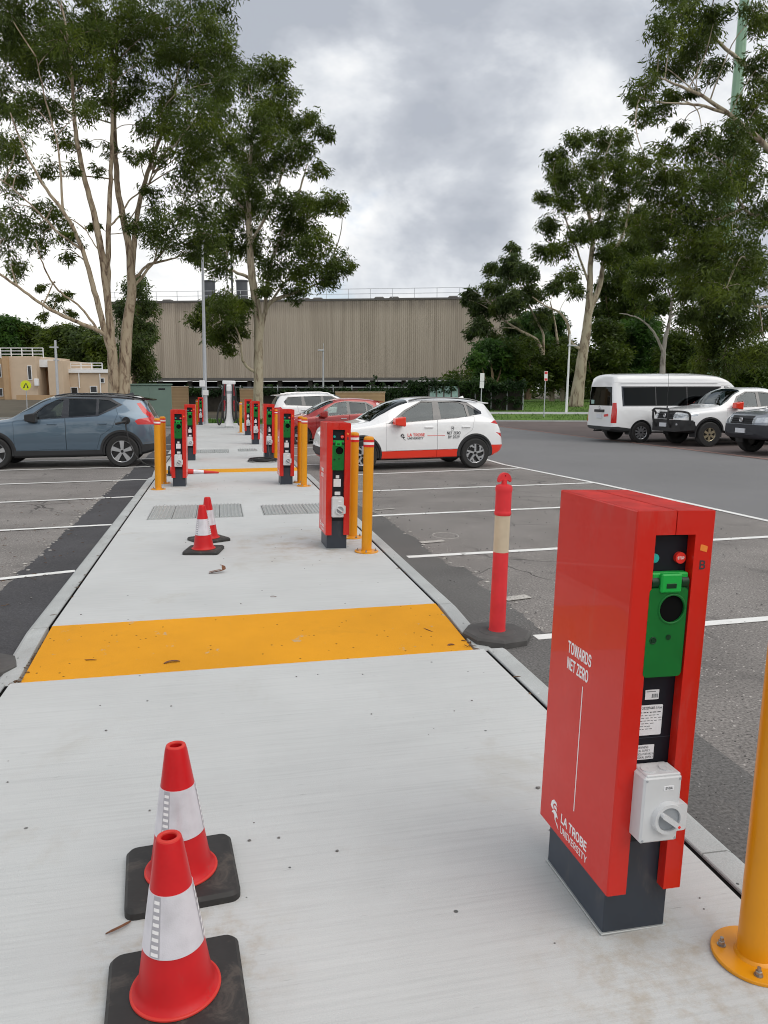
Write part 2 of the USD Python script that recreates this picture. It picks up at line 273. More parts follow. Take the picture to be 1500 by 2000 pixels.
plain('galv', (0.44, 0.46, 0.455), 0.45, metallic=0.35, var=0.12, scale=5.0)
plain('pole_grey', (0.45, 0.47, 0.50), 0.5, metallic=0.2, var=0.06)
plain('white_metal', (0.75, 0.76, 0.77), 0.35, coat=0.2)
plain('black_plastic', (0.014, 0.014, 0.015), 0.5)
plain('cable_black', (0.012, 0.012, 0.012), 0.5)
plain('cable_red', (0.30, 0.02, 0.03), 0.5)
plain('box_green', (0.135, 0.205, 0.17), 0.55, var=0.07, scale=1.5)
plain('tower_green', (0.22, 0.36, 0.25), 0.55, var=0.12, scale=0.6)
plain('tyre', (0.014, 0.014, 0.014), 0.75, var=0.2, scale=20)
plain('alloy', (0.55, 0.56, 0.58), 0.28, metallic=0.85)
plain('rim_black', (0.01, 0.01, 0.011), 0.35)
plain('chrome', (0.7, 0.7, 0.72), 0.12, metallic=1.0)
plain('gold_metal', (0.55, 0.48, 0.33), 0.3, metallic=0.8)
plain('car_white', (0.76, 0.77, 0.78), 0.25, coat=1.0)
plain('car_red', (0.30, 0.014, 0.012), 0.26, metallic=0.25, coat=1.0)
plain('car_blue', (0.095, 0.142, 0.19), 0.25, metallic=0.5, coat=1.0)
plain('car_silver', (0.23, 0.25, 0.28), 0.3, metallic=0.5, coat=1.0)
plain('car_black', (0.010, 0.010, 0.012), 0.12, coat=1.0)
plain('clad', (0.020, 0.021, 0.023), 0.6)
plain('bumper_grey', (0.022, 0.024, 0.030), 0.55, var=0.15, scale=3)
plain('livery_red', (0.70, 0.030, 0.010), 0.3, coat=0.6)
plain('mirror_red', (0.70, 0.035, 0.012), 0.3, coat=0.8)
plain('tail_red', (0.48, 0.008, 0.006), 0.12, coat=0.6)
plain('tail_white', (0.70, 0.62, 0.62), 0.12, coat=0.6)
plain('lamp_clear', (0.50, 0.53, 0.56), 0.10, metallic=0.4, coat=1.0, var=0.35, scale=9)
plain('seat', (0.03, 0.03, 0.032), 0.8)
plain('plate', (0.62, 0.64, 0.68), 0.4)
plain('sign_yellow', (0.72, 0.80, 0.02), 0.45)
plain('sign_white', (0.74, 0.75, 0.76), 0.45)
plain('sign_red', (0.62, 0.05, 0.05), 0.45)
plain('stack_steel', (0.055, 0.06, 0.07), 0.5, var=0.2, scale=1.5)
plain('tan_brick', (0.40, 0.27, 0.155), 0.85, var=0.10, scale=1.2)
plain('pale_brick', (0.52, 0.41, 0.30), 0.85, var=0.06, scale=1.0)
plain('brown_brick', (0.22, 0.12, 0.055), 0.85, var=0.15, scale=1.2)
plain('window_dark', (0.015, 0.017, 0.02), 0.15)
plain('roof_dark', (0.10, 0.095, 0.09), 0.8, var=0.2, scale=1)
plain('shade_cloth', (0.028, 0.024, 0.018), 0.9, var=0.4, scale=2.5)
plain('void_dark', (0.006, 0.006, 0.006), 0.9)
plain('glass_green', (0.30, 0.45, 0.42), 0.15)
plain('dry_bark', (0.16, 0.065, 0.03), 0.8, var=0.4, scale=30)
plain('pebble', (0.16, 0.155, 0.15), 0.85, var=0.4, scale=30)
plain('litter', (0.13, 0.075, 0.04), 0.85, var=0.4, scale=20)

# ribbed wall of the big building: rain streaks run down the ribs
mat('ribbed_wall', {'g': ('texture_coordinate', {}), 'mp': ('mapping', {'scale': (1.6, 1.6, 0.05)}), 'n': ('noise_texture', {'scale': 1.0, 'detail': 7.0, 'roughness': 0.65}),
    'r': ('rgb_ramp', {'ramp': [(0.25, (0.235, 0.20, 0.158)), (0.5, (0.355, 0.308, 0.25)), (0.75, (0.42, 0.368, 0.305))]}),
    'sx': ('separate_xyz', {}), 'mr': ('map_range', {'range_type': 'smoothstep', 'from_min': 10.2, 'from_max': 12.0, 'to_min': 0.0, 'to_max': 1.0}), 'n2': ('noise_texture', {'scale': 0.8, 'detail': 5.0}), 'mm': ('math', {'math_type': 'multiply'}),
    'mx': ('mix_color', {'b': (0.10, 0.085, 0.075)}), 'p': ('principled_bsdf', {'roughness': 0.8})},
    [('g.object', 'mp.vector'), ('mp.vector', 'n.vector'), ('n.fac', 'r.fac'), ('g.object', 'sx.vector'), ('sx.z', 'mr.value'), ('mp.vector', 'n2.vector'), ('mr.result', 'mm.value1'), ('n2.fac', 'mm.value2'), ('mm.value', 'mx.fac'), ('r.color', 'mx.a'), ('mx.result', 'p.base_color')])

def glass(name, tint, spec_rough=0.02, ior=1.65):   # tinted pane; only its outer faces mirror
    mat(name, {'f': ('fresnel', {'IOR': ior}), 'ge': ('geometry', {}), 'nb': ('math', {'math_type': 'subtract', 'value1': 1.0}), 'fm': ('math', {'math_type': 'multiply'}),
               't': ('transparent_bsdf', {'color': tint}), 'g': ('glossy_bsdf', {'color': (0.88, 0.96, 1.0), 'roughness': spec_rough}), 'm': ('mix_closure', {})},
        [('ge.backfacing', 'nb.value2'), ('f.fac', 'fm.value1'), ('nb.value', 'fm.value2'), ('fm.value', 'm.fac'), ('t.BSDF', 'm.closure1'), ('g.BSDF', 'm.closure2')], surface='m.closure')
glass('glass_tint', (0.30, 0.35, 0.38), .02, 1.65); glass('glass_dark', (0.16, 0.185, 0.205), .02, 1.55); glass('glass_black', (0.03, 0.034, 0.04), .02, 1.28); glass('glass_light', (0.72, 0.78, 0.76))

# reflective sleeve of the cones
mat('sleeve', {'g': ('texture_coordinate', {}), 'v': ('voronoi_texture', {'scale': 260.0}), 'n': ('noise_texture', {'scale': 9.0, 'detail': 5.0}), 'r': ('rgb_ramp', {'ramp': [(0.32, (0.52, 0.50, 0.53)), (0.5, (0.63, 0.61, 0.65)), (0.7, (0.70, 0.68, 0.72))]}),
    'b': ('bump', {'strength': 0.25, 'distance': 0.001}), 'p': ('principled_bsdf', {'roughness': 0.28, 'metallic': 0.25})},
    [('g.object', 'v.vector'), ('g.object', 'n.vector'), ('n.fac', 'r.fac'), ('r.color', 'p.base_color'), ('v.distance', 'b.height'), ('b.normal', 'p.normal')])
plain('sleeve_grey', (0.36, 0.35, 0.38), 0.4)
plain('band_white', (0.78, 0.76, 0.76), 0.35)
plain('band_red', (0.60, 0.018, 0.015), 0.35)

def leaf_mat(name, a, b, c):                   # every leaf its own tone, and lighter new growth against darker old sprays
    mat(name, {'g': ('geometry', {}), 'r': ('rgb_ramp', {'ramp': [(0.0, a), (0.55, b), (1.0, c)]}), 'p': ('principled_bsdf', {'roughness': 0.45, 'specular_ior_level': 0.3}),
               'n': ('noise_texture', {'scale': 0.75, 'detail': 4.0, 'roughness': 0.6}), 'nr': ('rgb_ramp', {'ramp': [(0.33, (0.50, 0.56, 0.62)), (0.5, (0.95, 0.98, 0.95)), (0.66, (1.75, 1.62, 1.15))]}), 'x': ('mix_color', {'blend_type': 'multiply', 'fac': 1.0, 'use_clamp': False}),
               't': ('translucent_bsdf', {}), 'm': ('mix_closure', {'fac': 0.40})},
        [('g.random_per_island', 'r.fac'), ('g.position', 'n.vector'), ('n.fac', 'nr.fac'), ('r.color', 'x.a'), ('nr.color', 'x.b'), ('x.result', 'p.base_color'), ('x.result', 't.color'), ('p.BSDF', 'm.closure1'), ('t.BSDF', 'm.closure2')], surface='m.closure')
leaf_mat('gum_leaf', (0.066, 0.096, 0.013), (0.136, 0.180, 0.023), (0.26, 0.285, 0.052))
leaf_mat('dark_leaf', (0.052, 0.080, 0.011), (0.104, 0.146, 0.019), (0.20, 0.228, 0.040))
leaf_mat('bright_leaf', (0.042, 0.095, 0.018), (0.080, 0.150, 0.030), (0.15, 0.21, 0.045))
leaf_mat('grey_leaf', (0.060, 0.090, 0.023), (0.112, 0.152, 0.038), (0.195, 0.225, 0.065))
leaf_mat('ivy_leaf', (0.020, 0.045, 0.012), (0.045, 0.085, 0.020), (0.09, 0.12, 0.03))
leaf_mat('grass_blade', (0.06, 0.13, 0.018), (0.09, 0.18, 0.025), (0.16, 0.22, 0.05))
def bark(name, pale, mid, dark, sc):
    mat(name, {'g': ('texture_coordinate', {}), 'mp': ('mapping', {'scale': (1.0, 1.0, 0.32)}), 'n': ('noise_texture', {'scale': sc, 'detail': 7.0, 'roughness': 0.62, 'distortion': 0.8}),
        'r': ('rgb_ramp', {'ramp': [(0.36, dark), (0.44, mid), (0.52, pale), (0.8, tuple(np.array(pale) * 1.12))]}), 'b': ('bump', {'strength': 0.5, 'distance': 0.03}), 'p': ('principled_bsdf', {'roughness': 0.85})},
        [('g.object', 'mp.vector'), ('mp.vector', 'n.vector'), ('n.fac', 'r.fac'), ('r.color', 'p.base_color'), ('n.fac', 'b.height'), ('b.normal', 'p.normal')])
bark('gum_bark', (0.36, 0.295, 0.205), (0.24, 0.18, 0.12), (0.10, 0.065, 0.042), 4.6)
bark('pale_bark', (0.40, 0.35, 0.255), (0.29, 0.24, 0.17), (0.14, 0.10, 0.07), 3.4)
bark('brown_bark', (0.26, 0.18, 0.12), (0.17, 0.115, 0.075), (0.06, 0.042, 0.03), 2.5)
bark('grey_bark', (0.33, 0.30, 0.27), (0.23, 0.20, 0.175), (0.10, 0.085, 0.07), 2.5)
# ---------------------------------------------------------------- ground, car park, footpath
def grid_sheet(xs, ys, zf):
    X, Y = np.meshgrid(xs, ys, indexing='ij'); Z = zf(X, Y); n, m = X.shape
    i = np.arange(n - 1)[:, None] * m; j = np.arange(m - 1)[None]
    q = np.stack([i + j, i + m + j, i + m + j + 1, i + j + 1], -1).reshape(-1, 4)
    return trimesh.Trimesh(np.c_[X.ravel(), Y.ravel(), Z.ravel()], np.vstack([q[:, [0, 1, 2]], q[:, [0, 2, 3]]]), process=False)
xs = np.unique(np.r_[np.linspace(-900, -120, 12), np.linspace(-120, 140, 105), np.linspace(140, 900, 12)])
ys = np.unique(np.r_[np.linspace(-300, 0, 8), np.linspace(0, 160, 81), np.linspace(160, 1500, 20)])
struct('ground', grid_sheet(xs, ys, lambda x, y: zt(x, y) - 0.10), 'soil', smooth=True)
def sheet(poly, z, th=0.003):
    return to_tm(flat(poly, z - th, z))
def edge_y(x): return 46.3 - 0.35 * x
struct('car_park_asphalt', sheet([(-70, -12), (60, -12), (60, edge_y(60)), (-70, edge_y(-70))], ZA), 'old_asphalt')
r1, r2, r3 = (at(*p, ZA)[:2] for p in ((985, 908), (1170, 945), (1500, 1018)))
def roadx(y): return float(np.interp(y, [-12, r3[1], r2[1], r1[1], 22, 43], [r3[0] + 0.35, r3[0], r2[0], r1[0], r1[0] + 0.15, r1[0] + 0.6]))
ry = [-12, 0, 4, r3[1], r2[1], r1[1], 22, 30, 40]
struct('road', sheet([(roadx(y), y) for y in ry] + [(8.5, edge_y(8.5) - .1), (13.45, edge_y(13.45) - .1), (13.4, 30), (13.5, 17), (13.8, -12)], ZA + .004), 'road_asphalt')
struct('parking_bays', sheet([(13.62, -12), (13.35, 17), (13.28, 30), (13.3, edge_y(13.3) - .1), (24, edge_y(24) - .1), (24, -12)], ZA + .008), 'red_asphalt')
def line(pts, w, z, m='white_line', name='painted_line'):
    p = np.array([q[:2] for q in pts], float); d = np.gradient(p, axis=0); d /= np.linalg.norm(d, axis=1, keepdims=True); nrm = np.c_[-d[:, 1], d[:, 0]] * w / 2
    return struct(name, sheet(np.vstack([p + nrm, (p - nrm)[::-1]]).tolist(), z, 0.0015), m)
line([(roadx(y), y) for y in (-12, 0, 4, r3[1], r2[1], r1[1], 22, 30, 40)], 0.10, ZA + .0075)
bays = [((704, 927), (1030, 914)), ((704, 960), (1168, 943)), ((704, 1009), (1400, 978)), ((787, 1089), (1500, 1049)), ((1033, 1247), (1500, 1209))]
for a, b in bays:
    A, B = at(*a, ZA), at(*b, ZA); A[0] = max(A[0], 1.8)
    s = (B[1] - A[1]) / (B[0] - A[0]); xe = roadx(B[1]) - 0.03
    line([(max(1.82, A[0] - .6) if A[0] > 2.2 else A[0] + .05, A[1] + s * ((max(1.82, A[0] - .6) if A[0] > 2.2 else A[0] + .05) - A[0])), (xe, A[1] + s * (xe - A[0]))], 0.10, ZA + .006)
for yb in (2.05, 17.9, 20.6, 23.3, 26.0, 28.7): line([(1.85, yb), (roadx(yb) - .03, yb + .25)], 0.10, ZA + .006)
lbays = [((0, 1136), (144, 1117)), ((0, 1039), (216, 1026)), ((0, 984), (260, 971)), ((0, 948), (290, 937)), ((0, 920), (300, 912))]
for a, b in lbays:
    A, B = at(*a, ZA), at(*b, ZA); s = (B[1] - A[1]) / (B[0] - A[0]) * .7
    line([(-6.9, B[1] + s * (-6.9 - B[0])), (-1.40, B[1] + s * (-1.40 - B[0]))], 0.09, ZA + .0105)
for yb in (20.2, 22.8, 25.4, 4.75, 2.2): line([(-6.9, yb), (-1.40, yb + .1)], 0.09, ZA + .0105)
# the new strip along the left kerb and the ragged older patch on the right
yy = np.arange(-12, 40, 0.09); ed = -1.90 + 0.012 * np.random.default_rng(8).normal(size=len(yy)) + 0.05 * (meshkit.noise(np.c_[yy * 1.7, yy * 0, yy * 0], 3) - .5) + 0.05 * (meshkit.noise(np.c_[yy * .35, yy * 0, yy * 0], 5) - .5)
struct('asphalt_strip', sheet(list(zip(ed, yy)) + [(-1.37, yy[-1]), (-1.37, yy[0])], ZA + .006, .004), 'new_asphalt')
rag = [at(x, y, ZA)[:2] for x, y in ((749, 1009), (792, 1041), (811, 1051), (819, 1060), (840, 1079), (859, 1090), (880, 1106), (908, 1109), (927, 1125), (946, 1133), (927, 1137), (985, 1174), (1023, 1204), (1065, 1237))]
rr_ = np.random.default_rng(5); rg = []
for (xa_, ya_), (xb_, yb_) in zip(rag, rag[1:]):
    k_ = max(2, int(math.hypot(xb_ - xa_, yb_ - ya_) / .06))
    for u_ in np.arange(k_) / k_: rg.append((xa_ + (xb_ - xa_) * u_ + rr_.normal(0, .012), ya_ + (yb_ - ya_) * u_ + rr_.normal(0, .012)))
rag = rg + [tuple(rag[-1])]
ck = []
for xa_, ya_ in rag[::2]:                       # crumbs of the broken edge
    if rr_.random() < .75: m_c = trimesh.creation.icosphere(0, 1.0); m_c.vertices *= rr_.uniform(.006, .02) * np.array([1.3, 1, .35]) * (1 + .25 * rr_.normal(size=m_c.vertices.shape)); m_c.apply_translation((xa_ + rr_.normal(.03, .03), ya_ + rr_.normal(0, .03), ZA + .004)); ck.append(m_c)
for y_c in np.arange(4, 17, .05):
    if rr_.random() < .5: m_c = trimesh.creation.icosphere(0, 1.0); m_c.vertices *= rr_.uniform(.005, .02) * np.array([1.3, 1, .35]) * (1 + .25 * rr_.normal(size=m_c.vertices.shape)); m_c.apply_translation((-1.90 + rr_.normal(-.03, .04), y_c, ZA + .006)); ck.append(m_c)
gcr = part(None, 'asphalt_crumbs', cat_(ck), 'worn_line', smooth=False); tagp(gcr, 'pale crumbs along the broken edges of the asphalt patches', 'crumbs', None, 'stuff')
struct('asphalt_strip', sheet([(1.74, 12.5), (2.0, 11.6)] + rag + [(2.35, 4.0), (2.3, 2.5), (2.38, 1.2), (2.3, -12), (1.74, -12)], ZA + .004, .003), 'grey_asphalt')
# remnants of old worn paint and repairs in the bays
for k, (x0, y0, x1, y1, w) in enumerate(((821, 1061, 867, 1057, .10), (985, 1172, 1032, 1166, .11), (733, 997, 770, 994, .05))):
    line([at(x0, y0, ZA), at(x1, y1, ZA)], w, ZA + .0095, 'worn_line', 'worn_paint')
line([(-6.2, 9.2), (-3.3, 9.25)], .05, ZA + .004, 'worn_line', 'worn_paint')
c0 = at(870, 1046, ZA); a = np.linspace(0, 2 * np.pi, 30)
struct('worn_paint', cat_([tube(np.c_[c0[0] + .15 * np.cos(a), c0[1] + .20 * np.sin(a), np.full(30, ZA - .002)], .006, 5)]), 'worn_line')
line([(13.55, 5), (13.55, 17), (13.15, 32), (13.2, 41)], 0.10, ZA + .0125, 'red_line', 'painted_line')

# footpath slabs, each a piece with an open joint
path = tagp(thing('footpath', None, None), kind='structure')
def slab(x0, x1, y0, y1):
    part(path, 'concrete_slab', cbox(x0, x1, y0, y1, -0.30, 0.0, 0.006), 'concrete', smooth=False)
JG = 0.004
slab(-1.215, 1.63, -2.0, 4.53)
for y0, y1 in ((5.63, 9.25), (9.25, 12.6), (12.6, 15.9), (16.65, 21.0), (21.0, 26.0), (26.0, 31.0), (31.0, 36.0), (36.0, 40.0)): slab(-1.205, 1.615, y0 + JG, y1 - JG)
# yellow ramps down to the crossings
def ramp(name, x0, x1, ya, za, yb, zb):
    v = [(x0, ya, za), (x1, ya, za), (x1, yb, zb), (x0, yb, zb), (x0, ya, -.3), (x1, ya, -.3), (x1, yb, -.3), (x0, yb, -.3)]
    return struct(name, to_tm(Manifold.hull_points(np.array(v))), 'yellow_ground')
ramp('yellow_ramp', -1.20, 1.615, 5.628, -0.001, 4.54, -0.075)
ramp('yellow_ramp', -1.20, 1.615, 16.645, -0.001, 15.91, -0.075)
# kerbs in cast lengths; they dip at the crossings
def kerb_z(y):
    return float(np.interp(y, [4.53, 4.60, 4.75, 5.55, 15.88, 15.95, 16.1, 16.6], [0, -.06, -.062, 0, 0, -.06, -.06, 0])) if not (y <= 4.535) else 0.0
kerb = tagp(thing('kerb', None, None), kind='structure')
def kerb_piece(xi, xo, y0, y1):
    s = 1 if xo > xi else -1; ysn = [y for y in (4.60, 4.75, 5.1, 5.55, 15.95, 16.1, 16.6) if y0 + .01 < y < y1 - .01]
    Y = [y0 + .004] + ysn + [y1 - .004]; ms = []
    for ya, yb in zip(Y, Y[1:]):
        V = []
        for y in (ya, yb):
            z = kerb_z(y); V += [(xi, y, -.3), (xi, y, z - .004), (xi + s * .004, y, z), (xo - s * .03, y, z - .002), (xo - s * .008, y, z - .014), (xo, y, z - .045), (xo + s * .012, y, -.3)]
        ms.append(Manifold.hull_points(np.array(V)))
    part(kerb, 'kerb_stone', cat_(ms), 'kerb_concrete', smooth=False)
yk = [-2, .1, 2.25, 4.53]
for a_, b_ in zip(yk, yk[1:]): kerb_piece(1.652, 1.785, a_, b_); kerb_piece(-1.237, -1.37, a_, b_)
yk = [4.62, 5.6, 8.0, 10.4, 12.8, 15.2, 16.9, 19.3, 21.7, 24.1, 26.5, 28.9, 31.3, 33.7, 36.1, 38.5]
for a_, b_ in zip(yk, yk[1:]): kerb_piece(1.637, 1.765, a_, b_); kerb_piece(-1.227, -1.36, a_, b_)
struct('joint_filler', cat_([box(1.6305, 1.6515, -2, 4.52, -.3, -.012), box(-1.2365, -1.2155, -2, 4.52, -.3, -.012), box(1.6155, 1.6365, 5.64, 15.88, -.3, -.012), box(-1.2265, -1.2055, 5.64, 15.88, -.3, -.012), box(1.6155, 1.6365, 16.66, 40, -.3, -.012), box(-1.2265, -1.2055, 16.66, 40, -.3, -.012)]), 'gap_dark')
# verge beyond the car park
def ribbon(pts, w, dz, m, name):
    p = np.array(pts, float); d = np.gradient(p, axis=0); d /= np.linalg.norm(d, axis=1, keepdims=True); nn = np.c_[-d[:, 1], d[:, 0]] * w / 2
    L, Rr = p + nn, p - nn; k = len(p); V = np.vstack([np.c_[L, zt(L[:, 0], L[:, 1]) - .1 + dz], np.c_[Rr, zt(Rr[:, 0], Rr[:, 1]) - .1 + dz]])
    V = np.vstack([V, V - [0, 0, .2]]); i = np.arange(k - 1)
    F = [np.c_[i, k + i, k + i + 1], np.c_[i, k + i + 1, i + 1], np.c_[i, i + 1, 2 * k + i + 1], np.c_[i, 2 * k + i + 1, 2 * k + i], np.c_[k + i, 3 * k + i + 1, k + i + 1], np.c_[k + i, 3 * k + i, 3 * k + i + 1]]
    return struct(name, trimesh.Trimesh(V, np.vstack(F), process=False), m)
gx, gy = np.linspace(7, 70, 64), np.linspace(0, 1, 30)
GX, GT = np.meshgrid(gx, gy, indexing='ij'); GY = edge_y(GX) + .1 + GT * 42; GZ = zt(GX, GY) - .085; n_, m_ = GX.shape; ii = np.arange(n_ - 1)[:, None] * m_; jj = np.arange(m_ - 1)[None]
qq = np.stack([ii + jj, ii + m_ + jj, ii + m_ + jj + 1, ii + jj + 1], -1).reshape(-1, 4)
struct('grass_verge', trimesh.Trimesh(np.c_[GX.ravel(), GY.ravel(), GZ.ravel()], np.vstack([qq[:, [0, 1, 2]], qq[:, [0, 2, 3]]]), process=False), 'grass', smooth=True)
ex = np.linspace(-40, 60, 101)
ribbon(np.c_[ex, edge_y(ex) + .07], .15, .10, 'kerb_concrete', 'verge_kerb')
A, B = atd(790, 803, 50.5)[:2], atd(1250, 803, 49.0)[:2]
ribbon(np.linspace(A + (A - B) * .3, B + (B - A) * .5, 40), 1.7, .035, 'kerb_concrete', 'verge_path')
struct('grass_verge', to_tm(flat([(-3.5, 40.2), (3.5, 40.2), (3.5, edge_y(3.5) - .1), (-3.5, edge_y(-3.5) - .1)], -.3, -.03)), 'grass')
def blades(n, xf, yf, h, seed):
    r = np.random.default_rng(seed); x, y = xf(r, n), yf(r, n); z = np.where(y > edge_y(x), zt(x, y) - .1, -.03); hh = h * (0.5 + r.random(n)); a = r.random(n) * 6.28; w = .03
    b = np.c_[x, y, z]; d = np.c_[np.cos(a), np.sin(a), np.zeros(n)] * w; tip = b + np.c_[r.normal(0, .05, n), r.normal(0, .05, n), hh]
    V = np.stack([b - d, b + d, tip], 1).reshape(-1, 3); return trimesh.Trimesh(V, np.arange(3 * n).reshape(-1, 3), process=False)
def vx(r, n): return 9 + 26 * r.random(n)
g = part(None, 'grass_blades', cat_([blades(9000, lambda r, n: 9 + 28 * r.random(n), lambda r, n: 34 + 28 * r.random(n), .10, 1), blades(1500, lambda r, n: -3.4 + 6.8 * r.random(n), lambda r, n: 40.3 + 4.5 * r.random(n), .14, 2)]), 'grass_blade', smooth=False)
# keep only blades that grow on the verge
pm = UsdGeom.Mesh(g); P_ = np.array(pm.GetPointsAttr().Get()).reshape(-1, 3, 3); c_ = P_[:, 0]
A3, B3 = A, B; dn = (B3 - A3) / np.linalg.norm(B3 - A3); off = (c_[:, 0] - A3[0]) * -dn[1] + (c_[:, 1] - A3[1]) * dn[0]
keep = ((c_[:, 1] > edge_y(c_[:, 0]) + .25) | ((np.abs(c_[:, 0]) < 3.4) & (c_[:, 1] > 40.2) & (c_[:, 1] < edge_y(c_[:, 0]) - .2))) & (np.abs(off) > .95)
P_ = P_[keep].reshape(-1, 3); usdkit.mesh(stage, g.GetPath().pathString, (P_, np.arange(len(P_)).reshape(-1, 3)), MATS['grass_blade'])
tagp(g, 'short green grass blades on the verge beyond the car park', 'grass', None, 'stuff')

# ---------------------------------------------------------------- charging posts
CW, CD, CH, CZ = 0.249, 0.471, 1.318, 0.156
def bird(place):                               # an eagle mark made of swept wing, body and head shapes
    sh = [[(0, .62), (.10, .86), (.32, 1.0), (.58, .97), (.70, .84), (.52, .88), (.34, .84), (.24, .70), (.34, .56), (.20, .52)],
          [(.34, .74), (.52, .80), (.66, .74), (.72, .60), (.60, .66), (.46, .64)],
          [(.30, .52), (.48, .58), (.70, .50), (.86, .34), (.66, .36), (.60, .22), (.72, .06), (.52, .18), (.46, .34), (.34, .40), (.16, .34), (.22, .44)],
          [(.60, .16), (.76, .02), (.98, -.10), (.82, .08)]]
    out = []
    for p in sh: out.append(place(p))
    return cat_(out)
def make_post(base_prim, near):
    t = base_prim; yf = -CD / 2 + .003; yb = CD / 2 + .003
    part(t, 'base_column', cbox(-.1055, .1055, -.1925, .1925, -.02, CH - .06, .003), 'anthracite')
    part(t, 'base_plate', cbox(-.112, .112, -.199, .199, 0.0005, .006, .001), 'galv')
    part(t, 'inner_panel', cbox(-.0905, .0905, -.1965, -.1926, .30, CH - .075, .001), 'panel_black')
    for s in (-1, 1):                          # two folded steel halves: side, front return, back return, top
        xa, xb = (-CW / 2, -.062) if s < 0 else (.064, CW / 2)
        side = box(-CW / 2, -CW / 2 + .012, yf, yb, CZ, CH) if s < 0 else box(CW / 2 - .012, CW / 2, yf, yb, CZ, CH)
        front = box(xa, xb, yf, yf + .034, CZ, CH); lint = box(-CW / 2 if s < 0 else .0015, -.0015 if s < 0 else CW / 2, yf, yf + .034, CH - .068, CH)
        back = box(xa if s < 0 else .0015, -.0015 if s < 0 else xb, yb - .03, yb, CZ, CH); top = box(-CW / 2 if s < 0 else .0015, -.0015 if s < 0 else CW / 2, yf, yb, CH - .012, CH)
        m = sum((to_mf(q) for q in (front, lint, back, top)), to_mf(side))
        xm = -CW / 2 if s < 0 else CW / 2; c = .004  # rounded outer folds
        for pts in ([(xm, yf), (xm - s * c, yf), (xm, yf + c)], [(xm, yb), (xm - s * c, yb), (xm, yb - c)]): m = m - flat(pts, CZ - .1, CH + .1)
        tri = prism([(xm, CH), (xm - s * .003, CH), (xm, CH - .003)], yf - .1, yb + .1); m = m - tri
        part(t, 'side_cover', m, 'red_paint', smooth=False)
    part(t, 'lid_dust', cat_([box(-CW / 2 + .004, -.004, yf + .004, yb - .004, CH - .001, CH + .0006), box(.004, CW / 2 - .004, yf + .004, yb - .004, CH - .001, CH + .0006)]), 'red_paint_top', smooth=False)
    yp = -.1965
    part(t, 'start_button', cat_([cyl_y(.0135, yp - .010, yp + .001, -.042, 1.178), cyl_y(.010, yp - .013, yp - .009, -.042, 1.178)]), 'teal_button')
    sb = part(t, 'stop_button', cat_([cyl_y(.0165, yp - .012, yp + .001, .040, 1.178)]), 'red_button')
    part(sb, 'lettering', text_front('STOP', .0075, .040, 1.1745, yp - .012, .0006, True, .8, True), 'white_print', smooth=False)
    # green socket unit under its hinged lid
    su = part(t, 'socket_unit', frontplate(.136, .275, .014, yp - .030, yp - .0005, -.006, .972), 'dark_green')
    fp = to_mf(frontplate(.122, .262, .012, yp - .037, yp - .0302, -.006, .966)) - to_mf(cyl_y(.040, yp - .06, yp, .008, 1.036, 40))
    part(su, 'shutter_plate', cat_([fp, mv(rot(to_tm(trimesh.creation.torus(.042, .0032, 40, 10)), (1, 0, 0), 90), .008, yp - .037, 1.036)]), 'socket_green')
    part(su, 'socket_hole', cyl_y(.040, yp - .0305, yp - .0300 + .001, .008, 1.036, 40), 'gap_dark')
    part(su, 'key_lock', cat_([mv(rot(to_tm(trimesh.creation.torus(.009, .0022, 24, 8)), (1, 0, 0), 90), -.044, yp - .037, .945), cyl_y(.006, yp - .039, yp - .036, -.044, .945)]), 'dark_green')
    part(su, 'indicator', cyl_y(.008, yp - .0385, yp - .036, .004, .953), 'dark_green')
    part(t, 'hinge_knuckle', mv(rot(cyl(.019, -.011, .011, 18), (0, 1, 0), 90), -.049, yp - .018, 1.112), 'dark_green'); part(t, 'hinge_knuckle', mv(rot(cyl(.019, -.011, .011, 18), (0, 1, 0), 90), .046, yp - .018, 1.112), 'dark_green')
    lid = to_mf(cbox(-.060, .058, yp - .030, yp - .002, 1.118, 1.140, .004)) + to_mf(cbox(-.036, .030, yp - .044, yp - .018, 1.085, 1.139, .004))
    ld = part(t, 'lid', lid, 'lid_green')
    part(ld, 'latch', cbox(-.020, .012, yp - .0455, yp - .042, 1.098, 1.112, .001), 'dark_green')
    if near:
        s1 = part(t, 'small_sticker', box(-.030, .015, yp - .0011, yp - .0003, .752, .782), 'label_white')
        part(s1, 'print', cat_([box(-.008 + i * .003, -.008 + i * .003 + .0012 + .0006 * (i % 3 == 0), yp - .0015, yp - .0011, .757, .769) for i in range(7)] + [box(-.026, .004, yp - .0015, yp - .0011, .7755, .7772)]), 'dark_print', smooth=False)
        s2 = part(t, 'rating_label', frontplate(.088, .094, .004, yp - .0011, yp - .0003, -.012, .688), 'label_white')
        tx = [text_front('EV-2S22P44R', .0075, -.053, .722, yp - .0011, .0004, True, .8), text_front('EVlink', .0065, .008, .722, yp - .0011, .0004, False, .85)]
        rr = random.Random(3)
        for r_ in range(7):
            x_ = -.052
            while x_ < (.022 if r_ < 4 else -.005):
                w_ = rr.uniform(.004, .012); tx.append(box(x_, x_ + w_, yp - .0015, yp - .0011, .711 - r_ * .0085, .7125 - r_ * .0085 + (.001 if r_ == 0 else 0))); x_ += w_ + rr.uniform(.002, .006)
        part(s2, 'print', cat_(tx), 'dark_print', smooth=False)
        s3 = part(t, 'warning_label', frontplate(.072, .046, .002, yp - .0011, yp - .0003, -.022, .588), 'label_white')
        part(s3, 'print', cat_([text_front(w_, .0068, -.022, .600 - i * .0105, yp - .0011, .0004, False, .72, True) for i, w_ in enumerate(('WARNING', 'DUAL SUPPLY', 'EACH ISOLATOR HAS AN', 'INDIVIDUAL SUPPLY'))]), 'dark_print', smooth=False)
